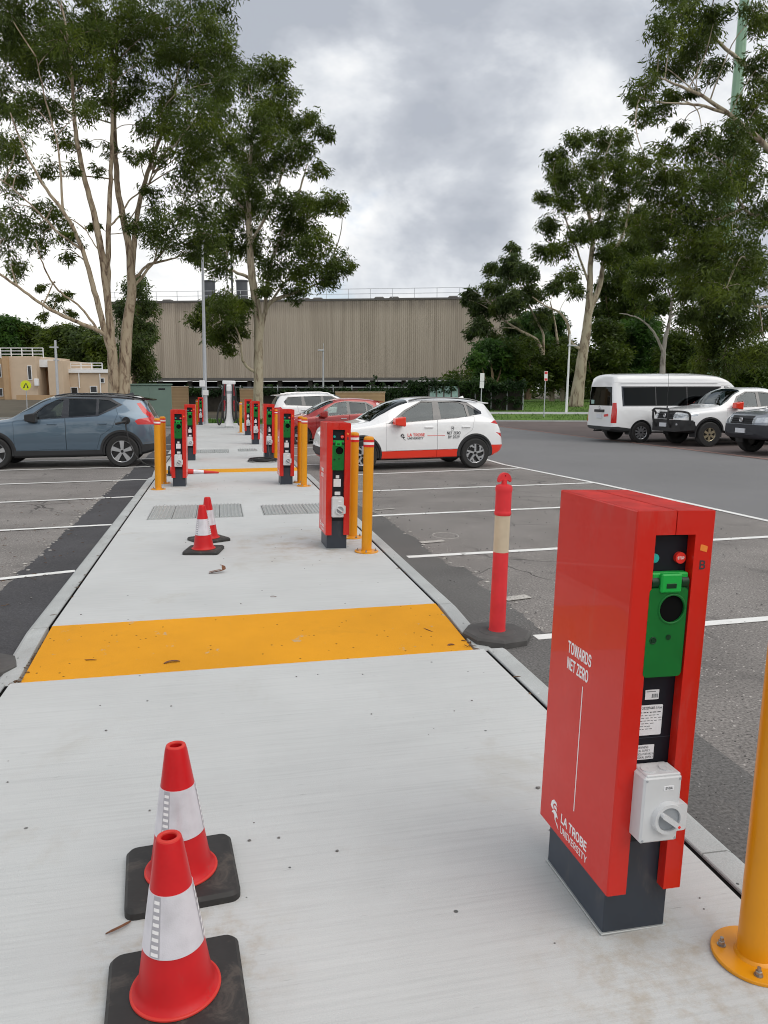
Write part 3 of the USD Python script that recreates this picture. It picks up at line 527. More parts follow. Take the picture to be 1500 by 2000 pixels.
        part(t, 'seam_strip', box(-.0905, .0905, yp - .0006, yp + .0002, .632, .6335), 'anthracite')
    else:
        part(t, 'small_sticker', box(-.020, .015, yp - .0011, yp - .0003, .748, .780), 'label_white')
        part(t, 'rating_label', frontplate(.078, .082, .004, yp - .0011, yp - .0003, -.004, .700), 'label_white')
        part(t, 'warning_label', frontplate(.058, .036, .002, yp - .0011, yp - .0003, 0, .590), 'label_white')
    ih = to_mf(cbox(-.068, .054, yp - .092, yp - .0005, .352, .556, .006)) + to_mf(cbox(-.060, .050, yp - .0885, yp - .020, .552, .562, .003))
    iso = part(t, 'isolator_box', ih, 'isolator_grey')
    hub = to_mf(cyl_y(.050, yp - .108, yp - .090, .012, .430, 40, .046)) + to_mf(frontplate(.052, .082, .008, yp - .104, yp - .060, .044, .432)) - to_mf(cyl_y(.036, yp - .2, yp - .096, .012, .430, 40))
    part(iso, 'dial', hub, 'isolator_grey')
    part(iso, 'dial_disc', cyl_y(.0355, yp - .1005, yp - .094, .012, .430, 36), 'dial_grey')
    part(iso, 'knob', rot(frontplate(.074, .014, .006, yp - .122, yp - .099, 0, 0), (0, 1, 0), 36).apply_translation((.012, 0, .430)), 'isolator_grey')
    part(iso, 'knob_mark', rot(mv(frontplate(.008, .008, .002, yp - .1226, yp - .1215, .030, 0), 0, 0, 0), (0, 1, 0), 36).apply_translation((.012, 0, .430)), 'red_button')
    for kx in (-.036, .022):
        part(iso, 'knockout', cat_([cyl(.021, 0, .0035, 28), box(-.001, .001, -.006, .006, .0035, .0042)]).apply_translation((kx, yp - .055, .562)), 'isolator_grey')
    tg = part(iso, 'name_tag', cbox(-.004, .028, yp - .0932, yp - .0918, .513, .527, .0004), 'label_white')
    if near: part(tg, 'lettering', text_front('EV8A', .0075, .012, .5163, yp - .0932, .0004, True, .85, True), 'dark_print', smooth=False)
    for sx_, sz_ in ((-.060, .546), (.046, .546), (-.060, .362), (.046, .362)): part(iso, 'screw', cyl_y(.0035, yp - .0935, yp - .0915, sx_, sz_, 12), 'dial_grey')
    # print on the covers
    xl = -CW / 2
    part(t, 'slogan', cat_([text_left('TOWARDS', .037, .112, .800, xl, .0009, True, .60), text_left('NET ZERO', .037, .112, .745, xl, .0009, True, .575)]), 'white_print', smooth=False)
    part(t, 'printed_line', box(xl - .0009, xl + .0005, -.0035, .0005, .30, .722), 'white_print', smooth=False)
    part(t, 'university_name', cat_([text_left('LA TROBE', .030, .082, .215, xl, .0009, True, .90), text_left('UNIVERSITY', .0235, .082, .178, xl, .0009, False, .92)]), 'white_print', smooth=False)
    def pl_(p):
        m = to_tm(flat([(a_ * .066, b_ * .078) for a_, b_ in p], 0, .0009)); v = m.vertices
        m.vertices = np.c_[xl - v[:, 2], .158 - v[:, 0], .186 + v[:, 1]]; return m
    part(t, 'eagle_mark', bird(pl_), 'white_print', smooth=False)
    part(t, 'letter', text_front('B', .025, .094, 1.150, yf, .0009, True, 1.0, True), 'dark_print', smooth=False)
    part(t, 'arrow_mark', to_tm(prism([(.082, 1.205), (.104, 1.199), (.106, 1.215), (.103, 1.217), (.090, 1.229 - .008), (.083, 1.221)], yf - .0009, yf + .0003)), 'orange_print', smooth=False)
post = thing('charging_post', 'large red charging post nearest the camera with TOWARDS NET ZERO lettering and tag EV8A', 'charging post', (1.199, 2.133, 0), 1.2, 'red vehicle charging posts', lean=1.75)
make_post(post, True)
pp = proto('far_charging_post'); make_post(pp, False)
for (x, y, rz, lab) in (
    (1.165, 8.05, 1, 'red charging post beside the first pair of yellow bollards, before the white hatchback'),
    (1.135, 13.75, 1, 'red charging post between the second pair of yellow bollards and the yellow crossing'),
    (1.16, 18.95, 1, 'red charging post with a black cable coiled on the concrete at its foot'),
    (1.09, 24.2, 1, 'fifth red charging post along the right kerb, in front of the red car'),
    (1.05, 29.2, 1, 'small distant red charging post, last on the right kerb before the white fast charger'),
    (-.70, 13.85, -1, 'red charging post beside two yellow bollards behind the blue grey car'),
    (-.68, 18.95, -1, 'red charging post half hidden behind the nearer one on the left kerb'),
    (-.84, 38.2, 0, 'tiny red charging post at the foot of the tall light pole')):
    copy_of(pp, 'charging_post', lab, 'charging post', (x, y, 0), rz, 'red vehicle charging posts', lean=LEAN)

# ---------------------------------------------------------------- bollards
def make_bollard(t):
    r, h = .0525, 1.19
    part(t, 'pole', lathe([(0, .008), (r, .008), (r, h - .03), (r * .93, h - .012), (r * .72, h - .003), (r * .4, h), (0, h + .001)], 40), 'yellow_paint')
    fl = to_mf(lathe([(0, 0), (.122, 0), (.123, .008), (.121, .011), (0, .011)], 44)); part(t, 'flange', fl, 'yellow_paint')
    part(t, 'weld', lathe([(r - .002, .010), (r + .008, .011), (r + .004, .017), (r - .001, .020)], 32), 'yellow_paint')
    for z0, z1, m in ((h - .058, h - .034, 'band_red'), (h - .084, h - .058, 'band_white'), (h - .108, h - .084, 'band_red')):
        part(t, 'red_band' if m == 'band_red' else 'white_band', lathe([(r - .001, z0), (r + .0012, z0), (r + .0012, z1), (r - .001, z1)], 40), m)
    for k in range(4):
        a = math.radians(45 + 90 * k + 12); b = cat_([lathe([(0, .011), (.0125, .011), (.0125, .014), (0, .014)], 20), lathe([(0, .014), (.0095, .014), (.0095, .024), (.008, .026), (0, .026)], 6), cyl(.0055, .026, .036, 12)])
        part(t, 'bolt', mv(b, .093 * math.cos(a), .093 * math.sin(a), 0), 'bolt_steel')
pb = proto('yellow_post'); make_bollard(pb)
G = 'yellow bollards along the kerbs'
for x, y, rz, lab in ((1.495, 1.76, 0, 'yellow steel bollard cut off by the right edge beside the nearest red post'),
    (1.452, 7.66, 20, 'nearer of two yellow bollards in front of the white hatchback, red and white bands'),
    (1.442, 8.46, 50, 'farther of the two yellow bollards touching the second red post'),
    (1.415, 13.30, 10, 'nearer yellow bollard of the pair just left of the white hatchback nose'),
    (1.405, 13.85, 33, 'farther yellow bollard of the pair beside the third red post'),
    (1.325, 18.80, 0, 'lone yellow bollard beside the post with the coiled cable'),
    (-1.03, 13.36, 5, 'yellow bollard behind the blue grey car, nearer of its pair'),
    (-1.00, 14.22, 40, 'yellow bollard partly hidden behind the nearer left bollard'),
    (-1.03, 38.7, 0, 'small far yellow bollard beside the light pole base'),
    (.84, 31.0, 0, 'small far yellow bollard left of the last red post on the right')):
    copy_of(pb, 'yellow_bollard', lab, 'bollard', (x, y, 0), rz, G, lean=LEAN)

# ---------------------------------------------------------------- traffic cones
def cone_r(z): return .1035 + (.034 - .1035) * (z - .035) / (.484 - .035)
def make_cone(t, grey=True):
    b = CrossSection([roundpoly(.365, .365, .035)]).extrude(.022); b2 = CrossSection([roundpoly(.345, .345, .03)]).extrude(.034)
    part(t, 'rubber_base', to_tm(Manifold.hull(b + b2)), 'rubber')
    part(t, 'cone_body', lathe([(.118, .034), (.1195, .040), (.110, .047), (cone_r(.06) + .0015, .062), (cone_r(.1), .1), (cone_r(.3), .3), (cone_r(.466), .466), (.033, .480), (.028, .484), (.0225, .484), (.0205, .478), (.026, .41)], 56), 'cone_red')
    part(t, 'foot_lip', lathe([(.1185, .0335), (.1215, .036), (.1215, .040), (.119, .0425), (.115, .043)], 56), 'cone_lip')
    part(t, 'top_lip', lathe([(.0335, .4775), (.0315, .4835), (.0275, .4855), (.023, .4852), (.0205, .482), (.020, .478)], 32), 'cone_lip')
    z0, z1 = .182, .346
    part(t, 'white_sleeve', lathe([(cone_r(z0), z0), (cone_r(z0) + .0016, z0), (cone_r(z1) + .0016, z1), (cone_r(z1), z1)], 56), 'sleeve')
    for s in range(3):                          # marking stripes printed down the sleeve
        a0 = math.radians(-128 + s * 120); V, F = [], []
        for k in range(8):
            za = z0 + .006 + k * .0194; zb = za + .0095
            if zb > z1: break
            n0 = len(V)
            for z in (za, zb):
                for da in (-.14, 0, .14): rr = cone_r(z) + .0024; V.append((rr * math.cos(a0 + da), rr * math.sin(a0 + da), z))
            F += [(n0, n0 + 1, n0 + 4), (n0, n0 + 4, n0 + 3), (n0 + 1, n0 + 2, n0 + 5), (n0 + 1, n0 + 5, n0 + 4)]
        part(t, 'stripe_marks', trimesh.Trimesh(np.array(V), np.array(F), process=False), 'band_white', smooth=True)
        V, F = [], []
        for z in (z0 + .002, z1 - .002):
            for da in (-.19, -.06, .06, .19): rr = cone_r(z) + .0019; V.append((rr * math.cos(a0 + da), rr * math.sin(a0 + da), z))
        part(t, 'stripe_ground', trimesh.Trimesh(np.array(V), np.array([(i, i + 1, i + 5) for i in range(3)] + [(i, i + 5, i + 4) for i in range(3)]), process=False), 'sleeve_grey', smooth=True)
pc = proto('cone'); make_cone(pc)
for x, y, rz, lab in ((-.165, 1.955, 4, 'front red and white traffic cone, cut by the bottom edge of the picture'),
    (-.175, 2.50, 5, 'red and white traffic cone on the concrete just behind the frontmost cone'),
    (-.195, 8.02, -12, 'nearer traffic cone of the pair standing before the steel grate'),
    (-.150, 8.62, 28, 'traffic cone half hidden behind the nearer cone by the steel grate')):
    copy_of(pc, 'traffic_cone', lab, 'traffic cone', (x, y, 0), rz, 'red and white traffic cones')
fc = thing('traffic_cone', 'slender orange cone lying on its side at the far yellow crossing', 'traffic cone', (-.98, 15.72, .075), 0)
lay = lambda m: rot(rot(m, (0, 1, 0), 90), (0, 1, 0), 3.5)
sl = lambda z: .075 + (.018 - .075) * z / .95
part(fc, 'cone_body', lay(lathe([(0, 0), (sl(0), 0), (sl(.95), .95), (0, .955)], 32)), 'cone_lip')
part(fc, 'white_sleeve', lay(lathe([(sl(.46), .46), (sl(.46) + .002, .46), (sl(.66) + .002, .66), (sl(.66), .66)], 32)), 'sleeve')
part(fc, 'rubber_base', lay(lathe([(0, -.03), (.095, -.03), (.095, 0), (.07, .02), (0, .02)], 8)), 'rubber')

# ---------------------------------------------------------------- plastic T-top posts on octagonal feet
def make_tpost(t):
    a = np.radians(np.arange(8) * 45 + 22.5); oc = [(.245 * math.cos(x), .245 * math.sin(x)) for x in a]; oi = [(.225 * math.cos(x), .225 * math.sin(x)) for x in a]
    part(t, 'rubber_foot', to_tm(Manifold.hull(flat(oc, 0, .038) + flat(oi, .038, .052))), 'grey_rubber', smooth=False)
    part(t, 'foot_collar', lathe([(0, .050), (.130, .052), (.125, .056), (.075, .060), (0, .060)], 40), 'grey_rubber')
    part(t, 'lower_tube', lathe([(0, .055), (.0605, .055), (.0565, .075), (.0525, .62), (0, .62)], 40), 'post_pink')
    part(t, 'white_sleeve', lathe([(.0525, .62), (.0528, .62), (.0525, .882), (.05, .882)], 40), 'post_sleeve')
    part(t, 'collar', lathe([(0, .875), (.0535, .876), (.0575, .884), (.0585, .893), (.0565, .902), (.0545, .908), (0, .908)], 40), 'post_pink')
    part(t, 'upper_tube', lathe([(0, .90), (.0545, .905), (.0545, 1.035), (.0575, 1.045), (.0585, 1.066), (.052, 1.082), (.030, 1.090), (0, 1.091)], 40), 'post_pink')
    part(t, 'handle_stem', cbox(-.018, .018, -.014, .014, 1.085, 1.13, .006), 'post_pink')
    arc = [(.052 * math.cos(x), 1.112 + .058 * math.sin(x)) for x in np.linspace(.02, math.pi - .02, 20)]; low = [(-.046, 1.104), (-.026, 1.118), (-.016, 1.118), (.016, 1.118), (.026, 1.118), (.046, 1.104)]
    h = prism(arc + low, -.012, .012) - to_mf(cyl_y(.006, -.1, .1, 0, 1.148, 16))
    part(t, 'handle', h, 'post_pink')
pt = proto('t_top'); make_tpost(pt)
for x, y, lab, z in ((1.865, 4.93, 'pink red traffic post with beige sleeve on a black octagonal foot by the ramp', ZA), (-1.52, 4.98, 'traffic post off the left edge, only its grey octagonal foot showing by the kerb', ZA)):
    copy_of(pt, 'traffic_post', lab, 'traffic post', (x, y, z + .006), 14, 'red plastic traffic posts', lean=LEAN)

# ---------------------------------------------------------------- steel trench grates
def make_grate(x0, x1, y0, y1, lab, npl=3):
    t = thing('steel_grate', lab, 'grate', ((x0 + x1) / 2, (y0 + y1) / 2, 0), 0, 'ribbed steel trench covers'); w, d = x1 - x0, y1 - y0
    part(t, 'frame', cat_([box(-w / 2, w / 2, -d / 2, -d / 2 + .012, -.02, .003), box(-w / 2, w / 2, d / 2 - .012, d / 2, -.02, .003), box(-w / 2, -w / 2 + .012, -d / 2 + .0125, d / 2 - .0125, -.02, .003), box(w / 2 - .012, w / 2, -d / 2 + .0125, d / 2 - .0125, -.02, .003)]), 'galv', smooth=False)
    part(t, 'pit_floor', box(-w / 2 + .013, w / 2 - .013, -d / 2 + .013, d / 2 - .013, .0005, .0012), 'gap_dark', smooth=False)
    pw = (w - .03) / npl
    for k in range(npl):
        xa = -w / 2 + .015 + k * pw + .003; xb = xa + pw - .006; nr = max(3, int(round(pw / .052))); s = (xb - xa) / nr
        part(t, 'cover_plate', cat_([box(xa, xb, -d / 2 + .016, d / 2 - .016, .0015, .0045)] + [to_tm(Manifold.hull_points(np.array([(xa + i * s + s * f_, y_, z_) for y_ in (-d / 2 + .018, d / 2 - .018) for f_, z_ in ((.15, .004), (.30, .019), (.60, .019), (.75, .004))]))) for i in range(nr)]), 'galv', smooth=False)
make_grate(-.955, .285, 10.17, 11.36, 'ribbed steel trench cover behind the middle pair of cones', 4)
make_grate(.545, 1.44, 10.24, 11.12, 'ribbed steel trench cover left of the second red post', 3)
make_grate(-.90, .25, 20.9, 22.1, 'distant ribbed steel cover on the left half of the path beyond the yellow crossing', 3)
make_grate(.50, 1.02, 21.3, 22.2, 'distant ribbed steel cover beside the post with the coiled cable', 2)

# ---------------------------------------------------------------- litter
def curl(pts, w, th=.002):
    s = spline(pts, 5); n = len(s); u = np.linspace(0, 1, n); ww = w * np.minimum(1, 4 * np.minimum(u + .08, 1 - u + .05)); t = np.gradient(s, axis=0); t /= np.linalg.norm(t, axis=1, keepdims=True)
    side = np.cross(t, [0, 0, 1.0]); side /= np.maximum(np.linalg.norm(side, axis=1, keepdims=True), 1e-6); L, R_ = s + side * ww[:, None] / 2 + [0, 0, .004], s - side * ww[:, None] / 2 + [0, 0, .004]
    V = np.vstack([L, s, R_]); i = np.arange(n - 1); F = [np.c_[i, n + i, n + i + 1], np.c_[i, n + i + 1, i + 1], np.c_[n + i, 2 * n + i, 2 * n + i + 1], np.c_[n + i, 2 * n + i + 1, n + i + 1]]
    return trimesh.Trimesh(V, np.vstack(F), process=False)
p0 = at(408, 1121); b = thing('bark_curl', 'curled strip of brown bark on the concrete in front of the middle cones', 'bark', p0)
part(b, 'strip', cat_([curl([(0, 0, .004), (.05, .005, .012), (.10, .012, .018), (.135, .03, .03), (.13, .055, .05), (.10, .07, .062)], .035), curl([(.0, .012, .012), (.06, .016, .022), (.11, .02, .03)], .03)]), 'dry_bark', smooth=True)
for k, (px, py, ang, ln, w, z, lab) in enumerate(((320, 1297, 10, .10, .022, -.055, 'brown curled leaf lying low in the middle of the yellow ramp'), (848, 1236, 115, .16, .008, -.045, 'thin brown twig near the right end of the yellow ramp'), (875, 1263, 10, .05, .02, -.062, 'dark leaf at the lower right corner of the yellow ramp'),
        (190, 1290, 170, .08, .008, -.05, 'short thin leaf left of centre on the yellow ramp'), (256, 1800, 215, .085, .012, 0, 'thin brown leaf tucked under the base of the second cone'), (540, 1166, 165, .05, .006, 0, 'small dark twig on the concrete above the yellow ramp'), (75, 1318, 60, .12, .02, -.07, 'bundle of dry leaves in the left corner of the yellow ramp'))):
    q0 = at(px, py, z); c, s = math.cos(math.radians(ang)), math.sin(math.radians(ang))
    m = curl([(0, 0, 0), (c * ln * .5 - s * .012, s * ln * .5 + c * .012, .008), (c * ln, s * ln, .003)], w); o = part(None, 'fallen_leaf', m, 'dry_bark', smooth=True)
    UsdGeom.Xformable(o).AddTranslateOp().Set(Gf.Vec3d(*q0.tolist())); tagp(o, lab, 'leaf', 'dry leaves and twigs on the path')
r = np.random.default_rng(11); ms = []
for k in range(75):
    x, y = r.uniform(-1.15, 1.6), r.choice([r.uniform(1.3, 4.4), r.uniform(5.7, 15)]); s = r.uniform(.0018, .0050) * (1 if r.random() < .93 else 1.7)
    m = trimesh.creation.icosphere(1, 1.0); m.vertices *= s * (1 + .3 * r.normal(size=m.vertices.shape)) * [1.2, 1, .7]; m.apply_translation((x, y, s * .5)); ms.append(m)
for k in range(420):
    x, y = (r.uniform(2.0, 6.3), r.uniform(2, 14)) if r.random() < .7 else (r.uniform(-4.5, -1.5), r.uniform(4, 16)); s = r.uniform(.004, .010)
    m = trimesh.creation.icosphere(0, 1.0); m.vertices *= s * (1 + .3 * r.normal(size=m.vertices.shape)) * [1.2, 1, .7]; m.apply_translation((x, y, ZA + .012)); ms.append(m)
g = part(None, 'pebbles', cat_(ms), 'pebble'); tagp(g, 'small loose grey pebbles scattered over concrete and asphalt', 'pebbles', None, 'stuff')
ms = []
for k in range(260):
    if r.random() < .55:
        y = r.choice([r.uniform(4.55, 5.5), r.uniform(-.5, 15)]); x = r.choice([-1.22, 1.625]) + r.normal(0, .012); z = -.004 if not 4.5 < y < 5.6 else -.055
    else: x, y, z = r.uniform(-3.2, -1.5), r.uniform(5, 13), ZA + .014
    a = r.uniform(0, 6.28); ln = r.uniform(.015, .05); ms.append(mv(rot(curl([(0, 0, 0), (ln * .5, .004, .004), (ln, 0, .001)], r.uniform(.004, .012)), (0, 0, 1), math.degrees(a)), x, y, z))
g = part(None, 'leaf_litter', cat_(ms), 'litter', smooth=False); tagp(g, 'dry leaf bits and debris gathered along the kerb joints', 'leaf litter', None, 'stuff')
# ---------------------------------------------------------------- vehicles: a body lofted from its profiles, then cut into panels, panes and lamps
def loft(S, inset=0.0, x0=None, x1=None, zfloor=None, n=64):
    f = {k: PchipInterpolator(*np.array(S[k]).T) for k in ('top', 'bot', 'belt', 'W', 'Wt')}
    L = S['L']; u = 0.5 - 0.5 * np.cos(np.linspace(0, np.pi, n)); u = 0.5 * u + 0.5 * np.linspace(0, 1, n); X = u * L
    if x0 is not None: X = np.linspace(x0, x1, 40)
    rings = []
    for x in X:
        top, bot, belt, W, Wt = (float(f[k](x)) for k in ('top', 'bot', 'belt', 'W', 'Wt'))
        W -= inset; Wt = min(Wt - inset, W - .02); top -= inset
        if zfloor is not None: bot = zfloor
        belt = min(belt, top - .05); k = min(1.0, (top - belt) / .30); h = belt - bot; cr = S.get('crown', .025)
        sh = S.get('side', ((.10, .03), (.45, 0.0), (.80, .012)))
        P = [(0, bot), (W - .14, bot), (W - .02 - .02, bot + .06 * min(1, h / .3))] + [(W - d, bot + fr * h) for fr, d in sh] + [(W - .03, belt)] + \
            [(W - .045 + (Wt + .02 - W + .045) * .55, belt + (top - .09 * k - belt) * .55), (Wt + .015, top - .085 * k), (Wt - .05, top - .012 * k), (Wt * .5, top + cr * .7 * k), (0, top + cr * k)]
        P = np.array(P)
        for _ in range(2):
            Q = 0.75 * P[:-1] + 0.25 * P[1:]; Rr = 0.25 * P[:-1] + 0.75 * P[1:]; mid = np.empty((2 * len(Q), 2)); mid[0::2], mid[1::2] = Q, Rr; P = np.vstack([P[:1], mid[1:-1], P[-1:]])
        half = P; full = np.vstack([half, (half[1:-1] * [-1, 1])[::-1]]); rings.append(np.c_[np.full(len(full), x), full[:, 0], full[:, 1]])
    m = len(rings[0]); k = len(rings); V = np.vstack(rings); i = np.arange(k - 1)[:, None] * m; j = np.arange(m)[None]; j2 = (j + 1) % m
    q = np.stack([i + j, i + j2, i + m + j2, i + m + j], -1).reshape(-1, 4); F = [q[:, [0, 2, 1]], q[:, [0, 3, 2]]]
    c0, c1 = len(V), len(V) + 1; V = np.vstack([V, rings[0].mean(0), rings[-1].mean(0)]); jj = np.arange(m)
    F += [np.c_[np.full(m, c0), jj, (jj + 1) % m][:, [0, 1, 2]], np.c_[np.full(m, c1), (k - 1) * m + (jj + 1) % m, (k - 1) * m + jj]]
    t = trimesh.Trimesh(V, np.vstack(F), process=False)
    if t.volume < 0: t.invert()
    return to_mf(t)
def side_y(S, x, z):                            # half width of the lofted body at x, z (found by marching)
    f = {k: PchipInterpolator(*np.array(S[k]).T) for k in ('top', 'bot', 'belt', 'W', 'Wt')}
    belt = f['belt'](x); W = f['W'](x); bot = f['bot'](x); fr = (z - bot) / (belt - bot)
    sh = S.get('side', ((.10, .03), (.45, 0.0), (.80, .012))); return W - np.interp(fr, [a for a, _ in sh] + [1.0], [b for _, b in sh] + [.03])
def wheel(parent, x, y, side, r, w, rr, spokes, hub_m='rim_black', spoke_m='alloy'):
    ro = lambda m: mv(rot(m, (1, 0, 0), 90 if side < 0 else -90), x, y, r)
    tyre = lathe([(rr - .01, -w / 2 + .01), (rr + .01, -w / 2), (r - .03, -w / 2), (r - .008, -w / 2 + .02), (r, -w / 2 + .05), (r, w / 2 - .05), (r - .008, w / 2 - .02), (r - .03, w / 2), (rr + .012, w / 2 - .004), (rr - .004, w / 2 - .012), (rr - .01, w / 2 - .03)], 48)
    t = part(parent, 'wheel', ro(tyre), 'tyre')
    part(t, 'rim', ro(cat_([lathe([(0, w / 2 - .055), (rr - .03, w / 2 - .050), (rr - .012, w / 2 - .022), (rr, w / 2 - .010), (rr, -.02), (0, -.02)], 48)])), hub_m)
    sm = [flat(p, w / 2 - .052, w / 2 - .014) for p in spokes]; acc = sm[0]
    for s_ in sm[1:]: acc = acc + s_
    part(t, 'spokes', ro(cat_([acc, lathe([(rr - .012, w / 2 - .02), (rr + .002, w / 2 - .008), (rr + .002, w / 2 - .014), (rr - .01, w / 2 - .026)], 48)])), spoke_m)
    part(t, 'hub_cap', ro(cyl(.032, w / 2 - .05, w / 2 - .008, 20)), 'rim_black')
def arm(r0, r1, w0, w1, a, bend=0.0):
    c, s = math.cos(a), math.sin(a); c2, s2 = math.cos(a + bend), math.sin(a + bend)
    return [(r0 * c - w0 * s, r0 * s + w0 * c), (r0 * c + w0 * s, r0 * s - w0 * c), (r1 * c2 + w1 * s2, r1 * s2 - w1 * c2), (r1 * c2 - w1 * s2, r1 * s2 + w1 * c2)]
def spokes5(rr): return [arm(.02, rr - .008, .026, .052, math.radians(90 + 72 * k)) for k in range(5)]
def spokes_twin(rr, n=5): return [arm(.02, rr - .008, .018, .020, math.radians(90 + 360 / n * k) + d * .16, d * .10) for k in range(n) for d in (-1, 1)]
def spokes_n(rr, n, w=.016): return [arm(.03, rr - .008, w, w * 1.25, math.radians(90 + 360 / n * k)) for k in range(n)]
def spokes_blade(rr):
    o = []
    for k in range(5):
        a = math.radians(90 + 72 * k); o += [arm(.02, rr - .008, .022, .020, a), arm(rr * .52, rr - .008, .016, .03, a + .02, .52), arm(rr * .80, rr - .01, .022, .022, a + .60, .02)]
    return o

def vehicle(name, label, S, loc, rz, wheels, paint, cuts, glass_side='glass_dark', ws=None, rw=None, door_gap=.006, cat='car', ws_glass='glass_tint', group=None, both=True, clad='clad'):
    """cuts: (part name, material, outline in x and z, 'pair' or 'all' or 'strip' half widths, gap)"""
    t = thing(name, label, cat, loc, rz, group); B = loft(S); L = S['L']; ci = S['cabin']; inner = loft(S, .055, ci[0], ci[1], ci[2])
    Wm = max(v for _, v in S['W']); body = B - inner
    for (wx, r, arch) in wheels:
        for s in (-1, 1):
            cy = cyl_y(arch, Wm - .34 if s > 0 else -Wm - .3, Wm + .3 if s > 0 else -Wm + .34, wx, r + S.get('arch_up', .01), 44); body = body - to_mf(cy)
    arch_solid = None
    out = []
    for c in cuts:
        pn, m, poly, how = c[:4]; gap = c[4] if len(c) > 4 else 0.0; push = c[5] if len(c) > 5 else 0.0
        if how == 'pair':
            for s in (-1, 1):
                lo = c[6] if len(c) > 6 else .05
                y0, y1 = (lo, 2.0) if s > 0 else (-2.0, -lo); out.append((pn, m, prism(poly, y0, y1), prism(shrink(poly, gap), y0, y1) if gap else None, (0, -s * push, 0)))
        elif how == 'all': out.append((pn, m, prism(poly, -2, 2), prism(shrink(poly, gap), -2, 2) if gap else None, (0, 0, 0)))
        else:                                   # a strip across: half widths at the bottom and at the top of the strip
            wb, wt_ = how; z = [p[1] for p in poly]; z0, z1 = min(z) - .02, max(z) + .02; fr = CrossSection([ccw([(-wb, z0), (wb, z0), (wt_, z1), (-wt_, z1)]).tolist()]).extrude(20).rotate((90, 0, 90)).translate((-5, 0, 0))
            reg = prism(poly, -2, 2) ^ fr; out.append((pn, m, reg, None, (0, 0, 0)))
    parents = {}
    for pn, m, reg, reg2, sh in out:
        chunk = body ^ (reg2 if reg2 is not None else reg); body = body - reg
        if chunk.is_empty() or chunk.volume() < 1e-5: continue
        if m.startswith('glass') and any(sh): chunk = chunk.translate(sh)
        part(t, pn, chunk, m, smooth=28)
    part(t, 'body', body, paint, smooth=28)
    lin = loft(S, .058, ci[0] + .004, ci[1] - .004, ci[2] + .004) - loft(S, .070, ci[0] + .02, ci[1] - .02, ci[2] + .02)   # dark cabin lining, open at the panes
    for pn, m, reg, reg2, sh in out:
        if m.startswith('glass'): lin = lin - reg
    part(t, 'cabin_lining', lin, 'seat', smooth=28)
    for (wx, r, arch) in wheels:                # dark liners in the arches, wheels
        for s in (-1, 1):
            zc = r + S.get('arch_up', .01); y0, y1 = (Wm - .36, float(side_y(S, wx, r + .1)) - .03); a = np.radians(np.linspace(-12, 192, 26))
            ring = [(wx + (arch - .006) * math.cos(q_), zc + (arch - .006) * math.sin(q_)) for q_ in a] + [(wx + (arch - .05) * math.cos(q_), zc + (arch - .05) * math.sin(q_)) for q_ in a[::-1]]
            part(t, 'arch_liner', prism(ring, y0 if s > 0 else -y1, y1 if s > 0 else -y0), 'clad')
    return t
def wsp(xc, zc, xr, zr, wc, wr):                # windscreen region: from the cowl to the roof edge, half widths at both
    s = (wr - wc) / (zr - zc); return [(xc, zc - .14), (xr, zr - .16), (xr, zr + .3), (xc, zr + .3)], (wc - s * .16, wr + s * .32)
def archring(wx, zc, r0, r1, a0=-20, a1=200, n=22):
    a = np.radians(np.linspace(a0, a1, n)); return [(wx + r1 * math.cos(q_), zc + r1 * math.sin(q_)) for q_ in a] + [(wx + r0 * math.cos(q_), zc + r0 * math.sin(q_)) for q_ in a[::-1]]
def seats(t, xs_, z, m='seat'):
    for x in xs_:
        for y in (-.36, .36):
            a = cat_([cbox(x - .26, x + .24, y - .24, y + .24, z, z + .16, .04), rot(cbox(x + .16, x + .30, y - .23, y + .23, z + .10, z + .62, .05), (0, 1, 0), 14, (x + .2, y, z)), rot(cbox(x + .19, x + .27, y - .12, y + .12, z + .64, z + .80, .03), (0, 1, 0), 14, (x + .2, y, z))])
            part(t, 'seat', a, m)
def mirror(t, x, y, z, m, s, l=.24, h=.15):
    v = np.array([(dx * .085, dy * l / 2, dz * h / 2) for dx in (-1, 1) for dy in (-1, 1) for dz in (-1, 1)]); v[v[:, 0] < 0] *= [1, .72, .62]
    sp = [to_mf(mv(trimesh.creation.icosphere(2, .03), *q_)) for q_ in v]; part(t, 'wing_mirror', mv(to_tm(Manifold.batch_hull(sp)), x, s * (y + l / 2), z), m)
    part(t, 'mirror_arm', cat_([cbox(x - .03, x + .05, min(s * (y - .10), s * (y + .03)), max(s * (y - .10), s * (y + .03)), z - .09, z - .03, .01)]), 'black_plastic')
def handles(t, S, xs_, z, m):
    for x in xs_:
        for s in (-1, 1):
            y = float(side_y(S, x, z)); part(t, 'door_handle', cbox(x - .10, x + .10, min(s * (y - .015), s * (y + .028)), max(s * (y - .015), s * (y + .028)), z - .014, z + .018, .008), m)
def side_text(S, s_, h, x, z, sx=1.0, bold=False):   # lettering on the side facing -y
    m = meshkit.text_mesh(s_, h, .001, bold); m.apply_scale((sx, 1, 1)); v = m.vertices
    m.vertices = np.array([(x + a, -float(side_y(S, x + a, z + b)) - .004 - c, z + b) for a, b, c in v]); return m

